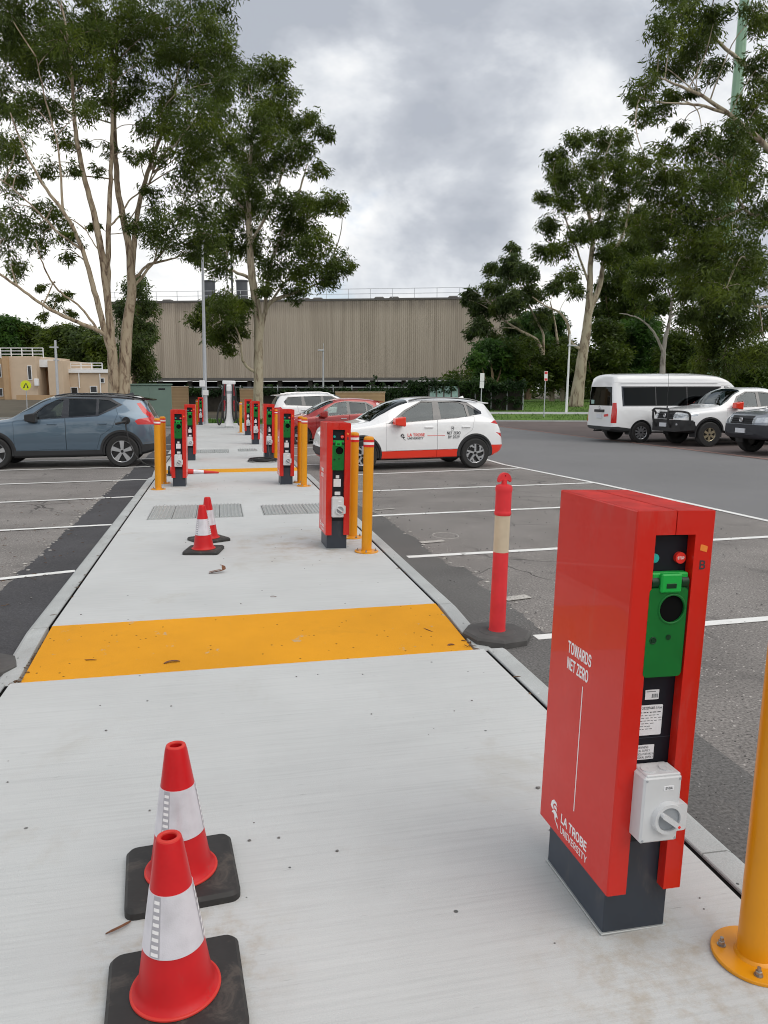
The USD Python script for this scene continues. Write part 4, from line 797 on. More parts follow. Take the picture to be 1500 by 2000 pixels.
# --- white electric hatchback with red lower band
K = dict(L=4.18, cabin=(1.05, 3.78, .40), crown=.02,
    top=[(0, .60), (.04, .74), (.14, .90), (.5, .985), (.98, 1.055), (1.3, 1.26), (1.8, 1.49), (2.15, 1.545), (2.6, 1.56), (3.1, 1.54), (3.55, 1.49), (3.76, 1.45), (3.84, 1.36), (3.98, 1.14), (4.06, .98), (4.13, .86), (4.18, .68)],
    bot=[(0, .36), (.1, .24), (.5, .20), (3.7, .22), (4.05, .30), (4.18, .42)], belt=[(0, .52), (.14, .80), (.98, .96), (1.3, .99), (3.3, 1.09), (3.9, 1.06), (4.06, .90), (4.18, .60)],
    W=[(0, .50), (.08, .66), (.3, .80), (.8, .885), (2, .90), (3.5, .895), (3.9, .85), (4.08, .77), (4.18, .66)], Wt=[(0, .40), (.3, .62), (.98, .72), (1.3, .66), (1.8, .59), (2.5, .575), (3.5, .55), (3.78, .53), (3.98, .60), (4.18, .50)])
wk = [(.83, .335, .395), (3.43, .335, .395)]
dlo = [(1.40, 1.005), (3.0, 1.115), (3.62, 1.20), (3.63, 1.26), (3.34, 1.46), (3.15, 1.495), (2.25, 1.50), (1.82, 1.30)]
kona_cuts = [('side_window', 'glass_tint', [(1.56, 1.035), (2.44, 1.09), (2.49, 1.465), (2.22, 1.462), (1.86, 1.275)], 'pair', 0, .012),
    ('side_window', 'glass_tint', [(2.63, 1.105), (3.25, 1.150), (3.24, 1.40), (3.13, 1.455), (2.63, 1.470)], 'pair', 0, .012),
    ('quarter_window', 'glass_dark', [(3.31, 1.165), (3.55, 1.215), (3.56, 1.24), (3.31, 1.41)], 'pair', 0, .010),
    ('window_surround', 'car_black', dlo, 'pair', 0.0),
    ('windscreen', 'glass_dark', *wsp(1.02, 1.06, 1.92, 1.52, .70, .56)),
    ('rear_window', 'glass_dark', [(3.80, 1.40), (3.66, 1.30), (3.9, 1.06), (4.2, 1.06), (4.2, 1.42)], (.58, .46)),
    ('grille', 'clad', [(-.1, .30), (.18, .30), (.18, .48), (-.1, .52)], (.55, .55)),
    ('headlight', 'lamp_clear', [(-.1, .62), (.20, .66), (.33, .74), (.20, .74), (-.1, .68)], 'pair', 0, 0, .36),
    ('lower_lamp', 'clad', [(.03, .44), (.36, .50), (.30, .66), (.16, .62), (.03, .56)], 'pair', 0, 0, .40),
    ('tail_light', 'tail_red', [(3.80, 1.01), (4.06, .955), (4.3, .955), (4.3, 1.04), (3.90, 1.06)], 'pair', 0, 0, .30),
    ('tail_light', 'tail_red', [(3.93, .80), (4.3, .56), (4.3, .74)], 'pair', 0, 0, .45),
    ('arch_trim', 'clad', archring(.83, .345, .30, .435), 'pair', 0, 0, .5), ('arch_trim', 'clad', archring(3.43, .345, .30, .435), 'pair', 0, 0, .5),
    ('lower_skirt', 'clad', [(-.1, .0), (4.4, 0), (4.4, .245), (3.0, .265), (1.0, .245), (-.1, .26)], 'all'),
    ('red_panel', 'livery_red', [(3.80, .24), (4.4, .24), (4.4, .50), (3.80, .52)], 'all', .002), ('red_panel', 'livery_red', [(-.1, .24), (.50, .24), (.50, .46), (-.1, .44)], 'all', .002),
    ('red_panel', 'livery_red', [(1.20, .24), (2.52, .24), (2.52, .435), (1.20, .42)], 'pair', .004, 0, .4), ('red_panel', 'livery_red', [(2.52, .24), (3.10, .24), (3.06, .44), (2.52, .435)], 'pair', .004, 0, .4),
    ('front_door', 'car_white', [(1.36, .425), (2.53, .437), (2.53, 1.098), (1.36, 1.018)], 'pair', .005, 0, .4), ('rear_door', 'car_white', [(2.53, .437), (3.05, .442), (3.16, .72), (3.36, .86), (3.42, 1.16), (2.53, 1.098)], 'pair', .005, 0, .4),
    ('charge_hatch', 'car_white', [(-.1, .62), (.05, .62), (.05, .76), (-.1, .76)], (.12, .12)),
    ('bonnet', 'car_white', [(.20, .84), (.95, .96), (.95, 1.3), (.20, 1.3)], (.70, .70))]
YK = math.degrees(math.atan2(.28, 3.26))
kona = vehicle('white_hatchback', 'white electric hatchback with red lower band, red mirror and NET ZERO lettering', K, (0, 0, 0), 0, wk, 'car_white', kona_cuts)
def put(t, x, y, z, rz):
    t.GetAttribute('xformOp:translate').Set(Gf.Vec3d(float(x), float(y), float(z))); t.GetAttribute('xformOp:rotateZ').Set(float(rz))
for wx, r, _ in wk:
    for s in (-1, 1): wheel(kona, wx, s * .79, s, .335, .215, .215, spokes_blade(.215))
for s in (-1, 1): mirror(kona, 1.62, .86, 1.06, 'mirror_red', s)
handles(kona, K, (2.33, 3.20), .925, 'car_white'); seats(kona, (2.1, 3.0), .50)
[part(kona, 'roof_rail', tube(spline([(1.95, s * .585, 1.50), (2.2, s * .575, 1.545), (2.7, s * .57, 1.565), (3.3, s * .555, 1.535), (3.6, s * .54, 1.48)]), .018, 8), 'car_black') for s in (-1, 1)]
part(kona, 'spoiler', to_tm(Manifold.hull_points(np.array([(3.60, y, z) for y in (-.52, .52) for z in (1.44, 1.485)] + [(3.90, y, z) for y in (-.46, .46) for z in (1.425, 1.445)]))), 'car_white')
part(kona, 'antenna_fin', to_tm(Manifold.hull_points(np.array([(3.28, -.02, 1.54), (3.28, .02, 1.54), (3.48, -.02, 1.53), (3.48, .02, 1.53), (3.46, 0, 1.60)]))), 'car_white')
part(kona, 'university_name', cat_([side_text(K, 'LA TROBE', .062, 1.83, .735, .98, True)]), 'livery_red', smooth=False)
part(kona, 'university_name', cat_([side_text(K, 'UNIVERSITY', .042, 1.83, .672, 1.02, True)]), 'dark_print', smooth=False)
def kside(p):
    m = to_tm(flat([(a_ * .125, b_ * .135) for a_, b_ in p], 0, .001)); v = m.vertices
    m.vertices = np.array([(1.675 + a_, -float(side_y(K, 1.7 + a_, .68 + b_)) - .004 - c_, .66 + b_) for a_, b_, c_ in v]); return m
part(kona, 'eagle_mark', bird(kside), 'dark_print', smooth=False)
part(kona, 'red_stripe', cat_([box(2.29, 2.52, -float(side_y(K, 2.4, .74)) - .004, -float(side_y(K, 2.4, .74)) + .01, .738, .748), box(2.535, 2.70, -float(side_y(K, 2.6, .745)) - .004, -float(side_y(K, 2.6, .745)) + .01, .742, .752)]), 'livery_red', smooth=False)
part(kona, 'slogan', cat_([side_text(K, 'NET ZERO', .060, 2.745, .765, .80, True), side_text(K, 'BY 2029', .060, 2.772, .680, .80, True)]), 'dark_print', smooth=False)
py_ = float(side_y(K, 2.9, .88)) + .003
part(kona, 'charger_mark', cat_([box(2.845, 2.905, -py_ - .001, -py_ + .012, .855, .861)] + [box(2.850, 2.854, -py_ - .001, -py_ + .012, .861, .935), box(2.896, 2.900, -py_ - .001, -py_ + .012, .861, .935), box(2.854, 2.896, -py_ - .001, -py_ + .012, .931, .935), box(2.866, 2.884, -py_ - .001, -py_ + .012, .888, .908), box(2.908, 2.912, -py_ - .001, -py_ + .012, .87, .93), box(2.900, 2.908, -py_ - .001, -py_ + .012, .87, .874)]), 'dark_print', smooth=False)
kx, ky = 2.12, 17.08
put(kona, kx, ky, ZA, YK * .75)

# --- blue grey compact wagon
V = dict(L=4.425, cabin=(1.2, 4.06, .45), crown=.02,
    top=[(0, .72), (.04, .86), (.14, .98), (.6, 1.055), (1.15, 1.10), (1.5, 1.30), (2.0, 1.56), (2.35, 1.63), (2.8, 1.65), (3.5, 1.615), (3.95, 1.565), (4.08, 1.46), (4.22, 1.22), (4.31, 1.05), (4.37, .92), (4.425, .66)],
    bot=[(0, .40), (.1, .26), (.5, .22), (3.8, .24), (4.2, .32), (4.425, .44)], belt=[(0, .6), (.14, .88), (1.15, 1.03), (1.5, 1.06), (3.2, 1.16), (4.1, 1.10), (4.25, .98), (4.425, .6)],
    W=[(0, .58), (.08, .74), (.3, .85), (.8, .92), (2, .932), (3.7, .925), (4.1, .88), (4.32, .80), (4.425, .68)], Wt=[(0, .46), (.3, .70), (1.15, .76), (1.5, .70), (2.0, .635), (2.8, .62), (3.6, .60), (3.95, .58), (4.2, .66), (4.425, .54)])
wv = [(.86, .36, .425), (3.56, .36, .425)]
volvo_cuts = [('side_window', 'glass_light', [(1.62, 1.09), (2.30, 1.13), (2.34, 1.515), (2.16, 1.505), (1.92, 1.36)], 'pair', 0, .012),
    ('side_window', 'glass_dark', [(2.46, 1.14), (3.03, 1.185), (3.04, 1.52), (2.45, 1.53)], 'pair', 0, .012), ('quarter_window', 'glass_dark', [(3.09, 1.195), (3.50, 1.40), (3.30, 1.505), (3.09, 1.52)], 'pair', 0, .010),
    ('window_surround', 'car_black', [(1.50, 1.075), (3.07, 1.155), (3.60, 1.40), (3.35, 1.545), (2.3, 1.56), (1.95, 1.41)], 'pair', 0),
    ('tail_light', 'tail_red', [(3.86, 1.04), (3.94, 1.085), (4.18, 1.12), (4.04, 1.22), (3.90, 1.43), (3.98, 1.45), (4.16, 1.24), (4.6, 1.10), (4.6, .96), (3.92, .96)], 'pair', 0, 0, .60),
    ('windscreen', 'glass_tint', *wsp(1.19, 1.11, 2.06, 1.59, .73, .60)),
    ('rear_window', 'glass_dark', [(4.05, 1.48), (3.92, 1.4), (4.15, 1.12), (4.5, 1.12), (4.5, 1.5)], (.62, .5)),
    ('black_roof', 'car_black', [(2.05, 1.575), (2.6, 1.565), (3.5, 1.54), (4.2, 1.47), (4.4, 1.9), (1.5, 1.9), (1.92, 1.535)], 'all'),
    ('headlight', 'lamp_clear', [(-.1, .78), (.4, .84), (.4, .94), (-.1, .92)], 'pair', 0, 0, .48), ('grille', 'clad', [(-.1, .58), (.1, .58), (.1, .84), (-.1, .84)], (.40, .44)),
    ('arch_trim', 'clad', archring(.86, .37, .34, .475), 'pair', 0, 0, .5), ('arch_trim', 'clad', archring(3.56, .37, .34, .475), 'pair', 0, 0, .5),
    ('lower_skirt', 'clad', [(-.1, .0), (4.6, 0), (4.6, .56), (3.9, .50), (3.2, .40), (1.2, .40), (.5, .44), (-.1, .5)], 'all'),
    ('front_door', 'car_blue', [(1.30, .415), (2.38, .415), (2.38, 1.115), (1.30, 1.06)], 'pair', .005, 0, .4), ('rear_door', 'car_blue', [(2.38, .415), (3.02, .415), (3.12, .72), (3.38, .90), (3.50, 1.20), (3.46, 1.33), (3.07, 1.155), (2.38, 1.115)], 'pair', .005, 0, .4),
    ('bonnet', 'car_blue', [(.18, .93), (1.12, 1.03), (1.12, 1.4), (.18, 1.4)], (.76, .76))]
volvo = vehicle('blue_grey_wagon', 'blue grey compact wagon with black roof charging from a cable, parked left of the path', V, (0, 0, 0), 0, wv, 'car_blue', volvo_cuts)
for wx, r, _ in wv:
    for s in (-1, 1): wheel(volvo, wx, s * .81, s, .36, .225, .245, spokes5(.245))
for s in (-1, 1): mirror(volvo, 1.70, .90, 1.13, 'black_plastic', s)
handles(volvo, V, (2.10, 3.16), .985, 'car_blue'); seats(volvo, (2.15, 3.05), .55)
[part(volvo, 'roof_rail', tube(spline([(2.15, s * .63, 1.60), (2.5, s * .625, 1.65), (3.2, s * .61, 1.645), (3.85, s * .59, 1.585)]), .016, 8), 'car_black') for s in (-1, 1)]
part(volvo, 'spoiler', to_tm(Manifold.hull_points(np.array([(3.80, y, z) for y in (-.56, .56) for z in (1.54, 1.585)] + [(4.26, y, z) for y in (-.50, .50) for z in (1.49, 1.515)]))), 'car_black')
part(volvo, 'antenna_fin', to_tm(Manifold.hull_points(np.array([(3.55, -.02, 1.62), (3.55, .02, 1.62), (3.80, -.02, 1.60), (3.80, .02, 1.60), (3.77, 0, 1.68)]))), 'car_black')
fy = float(side_y(V, 3.64, 1.02))
part(volvo, 'charge_flap', rot(cbox(3.42, 3.60, -fy - .015, -fy + .005, .98, 1.15, .01), (0, 0, 1), -28, (3.60, -fy, 1)), 'car_blue')
part(volvo, 'charge_port', cyl_y(.085, -fy - .006, -fy + .02, 3.68, 1.05, 24), 'black_plastic')
pg = part(volvo, 'charge_plug', cat_([cyl_y(.036, -fy - .13, -fy - .0065, 3.68, 1.04, 18), tube([(3.68, -fy - .11, 1.04), (3.58, -fy - .16, 1.01), (3.46, -fy - .17, .985)], .026, 10)]), 'black_plastic')
vx0 = -2.16 - 3.56
put(volvo, vx0, 19.2, ZA, 0)
cb = thing('charging_cable', 'black charging cable hanging from the flap of the blue grey wagon', 'cable', (0, 0, 0))
bx, by = vx0 + 3.70, 18.27 - .10
part(cb, 'cable', tube(spline([(bx - .02, by - .04, .93), (bx + .02, by - .06, .60), (bx + .25, by - .1, .10), (bx + .6, by - .2, ZA + .015), (bx + .95, by - .4, ZA + .02), (bx + 1.05, by - 1.2, ZA + .03), (-.86, by - 2.4, .02), (-.80, by - 3.2, .02), (-.74, 13.95 + .30, .25), (-.72, 13.95 + .28, .9)], 8), .013, 8), 'cable_black')
part(cb, 'cable_loop', cat_([tube([(-.95 + .19 * math.cos(a_), 15.3 + .06 * a_ / 6, .22 + .20 * math.sin(a_)) for a_ in np.linspace(0, 12.5, 60)], .012, 7)]), 'cable_black')

# --- dark red hatchback
Rr_ = dict(L=3.85, cabin=(.95, 3.45, .40), crown=.02, top=[(0, .62), (.04, .76), (.15, .86), (.55, .95), (.92, 1.01), (1.3, 1.22), (1.75, 1.43), (2.15, 1.51), (2.55, 1.525), (3.0, 1.50), (3.4, 1.44), (3.52, 1.36), (3.65, 1.15), (3.74, .95), (3.80, .84), (3.85, .64)],
    bot=[(0, .34), (.1, .22), (.5, .18), (3.4, .2), (3.75, .3), (3.85, .42)], belt=[(0, .5), (.15, .76), (.92, .92), (1.3, .95), (2.9, 1.03), (3.5, 1.02), (3.7, .86), (3.85, .58)],
    W=[(0, .5), (.08, .66), (.3, .8), (.75, .87), (2, .885), (3.1, .88), (3.55, .83), (3.75, .75), (3.85, .64)], Wt=[(0, .4), (.3, .62), (.92, .70), (1.3, .65), (1.75, .58), (2.4, .57), (3.1, .54), (3.45, .51), (3.65, .58), (3.85, .5)])
wr = [(.72, .31, .37), (3.12, .31, .37)]
leaf_cuts = [('quarter_window', 'glass_light', [(1.27, .97), (1.60, .99), (1.60, 1.17)], 'pair', 0, .01), ('side_window', 'glass_light', [(1.66, .99), (2.27, 1.03), (2.29, 1.40), (2.02, 1.40), (1.66, 1.22)], 'pair', 0, .012),
    ('side_window', 'glass_dark', [(2.38, 1.035), (2.92, 1.06), (2.93, 1.37), (2.38, 1.41)], 'pair', 0, .012), ('quarter_window', 'glass_dark', [(2.97, 1.07), (3.12, 1.08), (3.14, 1.26), (2.97, 1.36)], 'pair', 0, .01),
    ('window_surround', 'car_black', [(1.20, .95), (3.18, 1.065), (3.20, 1.30), (2.95, 1.42), (2.25, 1.445), (1.9, 1.38)], 'pair', 0),
    ('windscreen', 'glass_tint', *wsp(.96, 1.02, 1.86, 1.46, .68, .55)), ('rear_window', 'glass_dark', [(3.5, 1.36), (3.36, 1.28), (3.55, 1.0), (3.9, 1.0), (3.9, 1.4)], (.54, .44)),
    ('tail_light', 'tail_white', [(3.40, .94), (3.62, .86), (3.9, .86), (3.9, 1.0), (3.62, 1.15), (3.50, 1.40), (3.32, 1.38)], 'pair', 0, 0, .50),
    ('headlight', 'lamp_clear', [(-.1, .68), (.55, .86), (.50, .93), (-.1, .80)], 'pair', 0, 0, .44),
    ('lower_skirt', 'clad', [(-.1, 0), (4, 0), (4, .24), (-.1, .24)], 'all'),
    ('front_door', 'car_red', [(1.22, .30), (2.33, .30), (2.33, 1.01), (1.22, .95)], 'pair', .006, 0, .4), ('rear_door', 'car_red', [(2.33, .30), (2.70, .30), (2.85, .6), (3.1, .75), (3.18, 1.06), (2.33, 1.01)], 'pair', .006, 0, .4)]
leaf = vehicle('red_hatchback', 'dark red hatchback behind the white hatchback, in the next bays along the path', Rr_, (0, 0, 0), 0, wr, 'car_red', leaf_cuts)
for wx, r, _ in wr:
    for s in (-1, 1): wheel(leaf, wx, s * .78, s, .31, .2, .20, spokes5(.20))
for s in (-1, 1): mirror(leaf, 1.45, .85, 1.03, 'car_red', s)
handles(leaf, Rr_, (2.14, 3.0), .88, 'chrome'); seats(leaf, (2.0, 2.8), .48)
part(leaf, 'spoiler', to_tm(Manifold.hull_points(np.array([(3.25, y, z) for y in (-.5, .5) for z in (1.43, 1.465)] + [(3.62, y, z) for y in (-.45, .45) for z in (1.395, 1.415)]))), 'car_red')
put(leaf, 1.80, 25.7, -.15, 4)

# --- white family wagon, seen behind the red car
O = dict(L=4.65, cabin=(1.2, 4.3, .42), crown=.02, top=[(0, .72), (.05, .88), (.2, 1.0), (1.2, 1.10), (1.6, 1.32), (2.05, 1.56), (2.4, 1.63), (3.0, 1.645), (3.7, 1.62), (4.22, 1.56), (4.36, 1.42), (4.5, 1.14), (4.58, .95), (4.65, .64)],
    bot=[(0, .4), (.1, .25), (.5, .22), (4.1, .24), (4.65, .42)], belt=[(0, .6), (.2, .9), (1.2, 1.02), (1.6, 1.04), (3.8, 1.12), (4.35, 1.08), (4.5, .95), (4.65, .58)],
    W=[(0, .56), (.1, .74), (.35, .86), (.8, .90), (2, .91), (4, .90), (4.4, .86), (4.65, .68)], Wt=[(0, .45), (.35, .68), (1.2, .74), (1.6, .69), (2.1, .63), (3.8, .60), (4.2, .57), (4.5, .64), (4.65, .54)])
wo = [(.95, .35, .41), (3.62, .35, .41)]
def wagon_cuts(): return [('side_window', 'glass_dark', [(1.85, 1.09), (2.55, 1.12), (2.58, 1.50), (2.25, 1.49), (1.95, 1.30)], 'pair', 0, .012), ('side_window', 'glass_dark', [(2.68, 1.125), (3.30, 1.15), (3.36, 1.51), (2.68, 1.515)], 'pair', 0, .012),
    ('quarter_window', 'glass_dark', [(3.46, 1.16), (4.05, 1.19), (4.10, 1.30), (3.95, 1.46), (3.46, 1.50)], 'pair', 0, .012), ('window_surround', 'car_black', [(1.70, 1.065), (4.1, 1.165), (4.16, 1.30), (3.98, 1.49), (2.25, 1.54), (1.9, 1.36)], 'pair', 0),
    ('windscreen', 'glass_dark', *wsp(1.24, 1.11, 2.12, 1.58, .72, .60)), ('rear_window', 'glass_dark', [(4.30, 1.48), (4.16, 1.4), (4.35, 1.1), (4.7, 1.1), (4.7, 1.5)], (.62, .5)),
    ('tail_light', 'tail_red', [(4.2, 1.0), (4.7, .9), (4.7, 1.05), (4.3, 1.1)], 'pair', 0, 0, .5), ('headlight', 'lamp_clear', [(-.1, .76), (.6, .92), (.5, .99), (-.1, .88)], 'pair', 0, 0, .45), ('grille', 'clad', [(-.1, .5), (.12, .5), (.12, .84), (-.1, .84)], (.45, .45)),
    ('lower_skirt', 'clad', [(-.1, 0), (4.8, 0), (4.8, .30), (-.1, .30)], 'all'), ('front_door', 'car_white', [(1.55, .36), (2.62, .36), (2.62, 1.12), (1.55, 1.06)], 'pair', .006, 0, .4), ('rear_door', 'car_white', [(2.62, .36), (3.2, .36), (3.35, .75), (3.6, .9), (3.66, 1.16), (2.62, 1.12)], 'pair', .006, 0, .4)]
def wagon(label, x, y, z, rz):
    t = vehicle('white_wagon', label, O, (0, 0, 0), 0, wo, 'car_white', wagon_cuts())
    for wx, r, _ in wo:
        for s in (-1, 1): wheel(t, wx, s * .80, s, .35, .22, .22, spokes_twin(.22))
    for s in (-1, 1): mirror(t, 1.85, .88, 1.10, 'car_white', s)
    handles(t, O, (2.4, 3.4), .98, 'car_white'); seats(t, (2.2, 3.1), .52)
    [part(t, 'roof_rail', tube(spline([(2.3, s * .62, 1.62), (2.7, s * .615, 1.672), (3.5, s * .60, 1.665), (4.1, s * .58, 1.60)]), .016, 8), 'chrome') for s in (-1, 1)]
    part(t, 'spoiler', to_tm(Manifold.hull_points(np.array([(4.05, y_, z_) for y_ in (-.56, .56) for z_ in (1.56, 1.60)] + [(4.50, y_, z_) for y_ in (-.5, .5) for z_ in (1.53, 1.555)]))), 'car_white')
    put(t, x, y, z, rz); return t
wagon('white family wagon with roof rails parked behind the dark red hatchback', 6.62, 31.6, -.10, 184)
wagon('white car mostly out of frame at the left edge behind the blue grey wagon', -7.75, 26.5, -.18, 182)

# --- white high roof minibus, rear towards the aisle
B_ = dict(L=5.75, cabin=(.75, 5.62, .6), crown=.05, side=((.08, .02), (.45, 0.0), (.85, .004)), top=[(0, .95), (.06, 1.08), (.4, 1.22), (.7, 1.36), (1.1, 1.75), (1.5, 2.08), (1.9, 2.20), (2.6, 2.245), (5.0, 2.235), (5.50, 2.215), (5.64, 2.15), (5.70, 1.98), (5.75, 1.0)],
    bot=[(0, .45), (.15, .32), (.6, .28), (5.3, .34), (5.75, .42)], belt=[(0, .8), (.4, 1.1), (.9, 1.20), (1.4, 1.22), (5.2, 1.22), (5.6, 1.20), (5.75, .9)],
    W=[(0, .70), (.1, .84), (.4, .93), (1, .97), (3, .975), (5.3, .97), (5.6, .94), (5.71, .89), (5.75, .84)], Wt=[(0, .6), (.4, .80), (.8, .84), (1.3, .82), (2, .79), (5.0, .78), (5.5, .76), (5.75, .72)])
wb_ = [(1.0, .345, .41), (4.72, .345, .41)]
van_cuts = [('side_window', 'glass_black', [(1.02, 1.26), (1.62, 1.26), (1.66, 1.86), (1.50, 1.84), (1.02, 1.46)], 'pair', 0, .012), ('side_window', 'glass_black', [(1.90, 1.24), (3.05, 1.24), (3.05, 1.83), (1.84, 1.83)], 'pair', 0, .010),
    ('side_window', 'glass_black', [(3.075, 1.24), (4.2, 1.24), (4.2, 1.83), (3.075, 1.83)], 'pair', 0, .010), ('side_window', 'glass_black', [(4.225, 1.24), (5.36, 1.24), (5.38, 1.81), (4.225, 1.83)], 'pair', 0, .010),
    ('window_surround', 'car_black', [(1.84, 1.205), (5.42, 1.205), (5.44, 1.855), (1.78, 1.86)], 'pair', 0),
    ('windscreen', 'glass_tint', *wsp(.72, 1.40, 1.42, 2.03, .84, .76)), ('rear_window', 'glass_black', [(5.50, 1.22), (6, 1.22), (6, 1.84), (5.45, 1.84)], (.80, .72)),
    ('tail_light', 'tail_red', [(5.61, .66), (6, .66), (6, 1.32), (5.61, 1.32)], 'pair', 0, 0, .80), ('rear_bumper', 'clad', [(4.9, .2), (6, .2), (6, .52), (5.55, .54), (5.1, .48)], 'all'), ('lower_skirt', 'clad', [(1.4, 0), (4.35, 0), (4.35, .36), (1.4, .36)], 'all'),
    ('front_bumper', 'clad', [(-.1, 0), (.5, 0), (.5, .55), (-.1, .6)], 'all'), ('front_door', 'car_white', [(.98, .48), (1.74, .48), (1.76, 1.9), (1.46, 1.9), (.98, 1.5)], 'pair', .006, 0, .4), ('rear_hatch', 'car_white', [(5.55, .56), (6, .56), (6, 2.05), (5.50, 2.05)], (.775, .70)),
    ('high_roof', 'car_white', [(1.3, 1.98), (5.9, 1.98), (5.9, 2.5), (1.3, 2.5)], 'all', .004)]
van = vehicle('white_minibus', 'white high roof minibus with long dark windows, tallest vehicle on the right', B_, (0, 0, 0), 0, wb_, 'car_white', van_cuts, cat='minibus')
for wx, r, _ in wb_:
    for s in (-1, 1): wheel(van, wx, s * .855, s, .345, .22, .215, spokes_n(.215, 10, .020), 'rim_black')
for s in (-1, 1): mirror(van, 1.0, .95, 1.52, 'black_plastic', s, .22, .30)
seats(van, (1.6, 2.6, 3.5, 4.4), .75)
part(van, 'number_plate', box(5.745, 5.765, -.19, .19, .80, .93), 'plate'); part(van, 'hatch_handle', cbox(5.73, 5.775, -.34, .34, 1.0, 1.09, .01), 'black_plastic')
part(van, 'tow_bar', cat_([box(5.65, 5.93, -.04, .04, .36, .40), mv(trimesh.creation.icosphere(2, .028), 5.90, 0, .44), cyl(.012, .38, .43).apply_translation((5.90, 0, 0))]), 'black_plastic')
part(van, 'safety_sticker', box(5.70, 5.752, -.62, -.42, 1.27, 1.40), 'glass_green'); part(van, 'red_sticker', rot(box(5.748, 5.754, .33, .62, .86, .94), (1, 0, 0), 6, (5.75, .45, .9)), 'sign_red')
part(van, 'round_badge', mv(rot(trimesh.creation.torus(.05, .008, 24, 8), (0, 1, 0), 90), 5.752, 0, 1.15), 'chrome')
part(van, 'gutter', cat_([box(1.9, 5.5, s * .85 - .012, s * .85 + .012, 1.965, 1.982) for s in (-1, 1)]), 'car_white')
put(van, 12.62 + 5.75, 24.15, ZA, 180)

# --- utility trucks
U = dict(L=5.30, cabin=(1.35, 3.35, .55), crown=.02, top=[(0, .85), (.06, 1.02), (.25, 1.13), (.8, 1.20), (1.32, 1.27), (1.6, 1.46), (2.0, 1.72), (2.35, 1.80), (2.9, 1.80), (3.2, 1.77), (3.36, 1.60), (3.46, 1.22), (3.6, 1.14), (5.2, 1.14), (5.30, 1.08)],
    bot=[(0, .56), (.15, .44), (.6, .42), (4.8, .48), (5.3, .6)], belt=[(0, .78), (.25, 1.0), (1.3, 1.12), (1.6, 1.15), (3.2, 1.20), (3.46, 1.1), (5.3, 1.0)],
    W=[(0, .62), (.1, .80), (.35, .90), (.9, .925), (4.8, .925), (5.3, .90)], Wt=[(0, .5), (.35, .74), (1.3, .78), (1.6, .73), (2.1, .66), (3.1, .64), (3.46, .80), (5.3, .86)])
wu = [(.97, .385, .47), (4.05, .385, .47)]
def ute_cuts(paint, front): return [('side_window', 'glass_light', [(1.86, 1.21), (2.62, 1.235), (2.64, 1.66), (2.30, 1.66), (1.98, 1.50)], 'pair', 0, .012), ('side_window', 'glass_dark', [(2.74, 1.24), (3.20, 1.255), (3.18, 1.62), (2.74, 1.66)], 'pair', 0, .012),
    ('window_surround', 'car_black', [(1.72, 1.185), (3.26, 1.235), (3.22, 1.64), (2.9, 1.69), (2.28, 1.69), (1.95, 1.54)], 'pair', 0),
    ('windscreen', 'glass_tint', *wsp(1.36, 1.29, 2.10, 1.75, .77, .64)),
    ('headlight', 'lamp_clear', [(-.1, .86), (.55, .96), (.60, 1.05), (.3, 1.05), (-.1, .98)], 'pair', 0, 0, .42), ('grille', 'clad', [(-.1, .84), (.16, .84), (.22, 1.06), (-.1, 1.06)], (.44, .44)),
    ('front_bumper', front, [(-.1, 0), (.56, 0), (.53, .60), (.40, .82), (-.1, .83)], 'all'), ('arch_trim', front, archring(.97, .40, .40, .52), 'pair', 0, 0, .5), ('lower_skirt', 'clad', [(.5, 0), (5.4, 0), (5.4, .5), (.5, .5)], 'all'),
    ('front_door', paint, [(1.55, .52), (2.68, .52), (2.68, 1.225), (1.55, 1.18)], 'pair', .006, 0, .4), ('bonnet', paint, [(.26, 1.07), (1.30, 1.16), (1.30, 1.5), (.26, 1.5)], (.78, .78))]
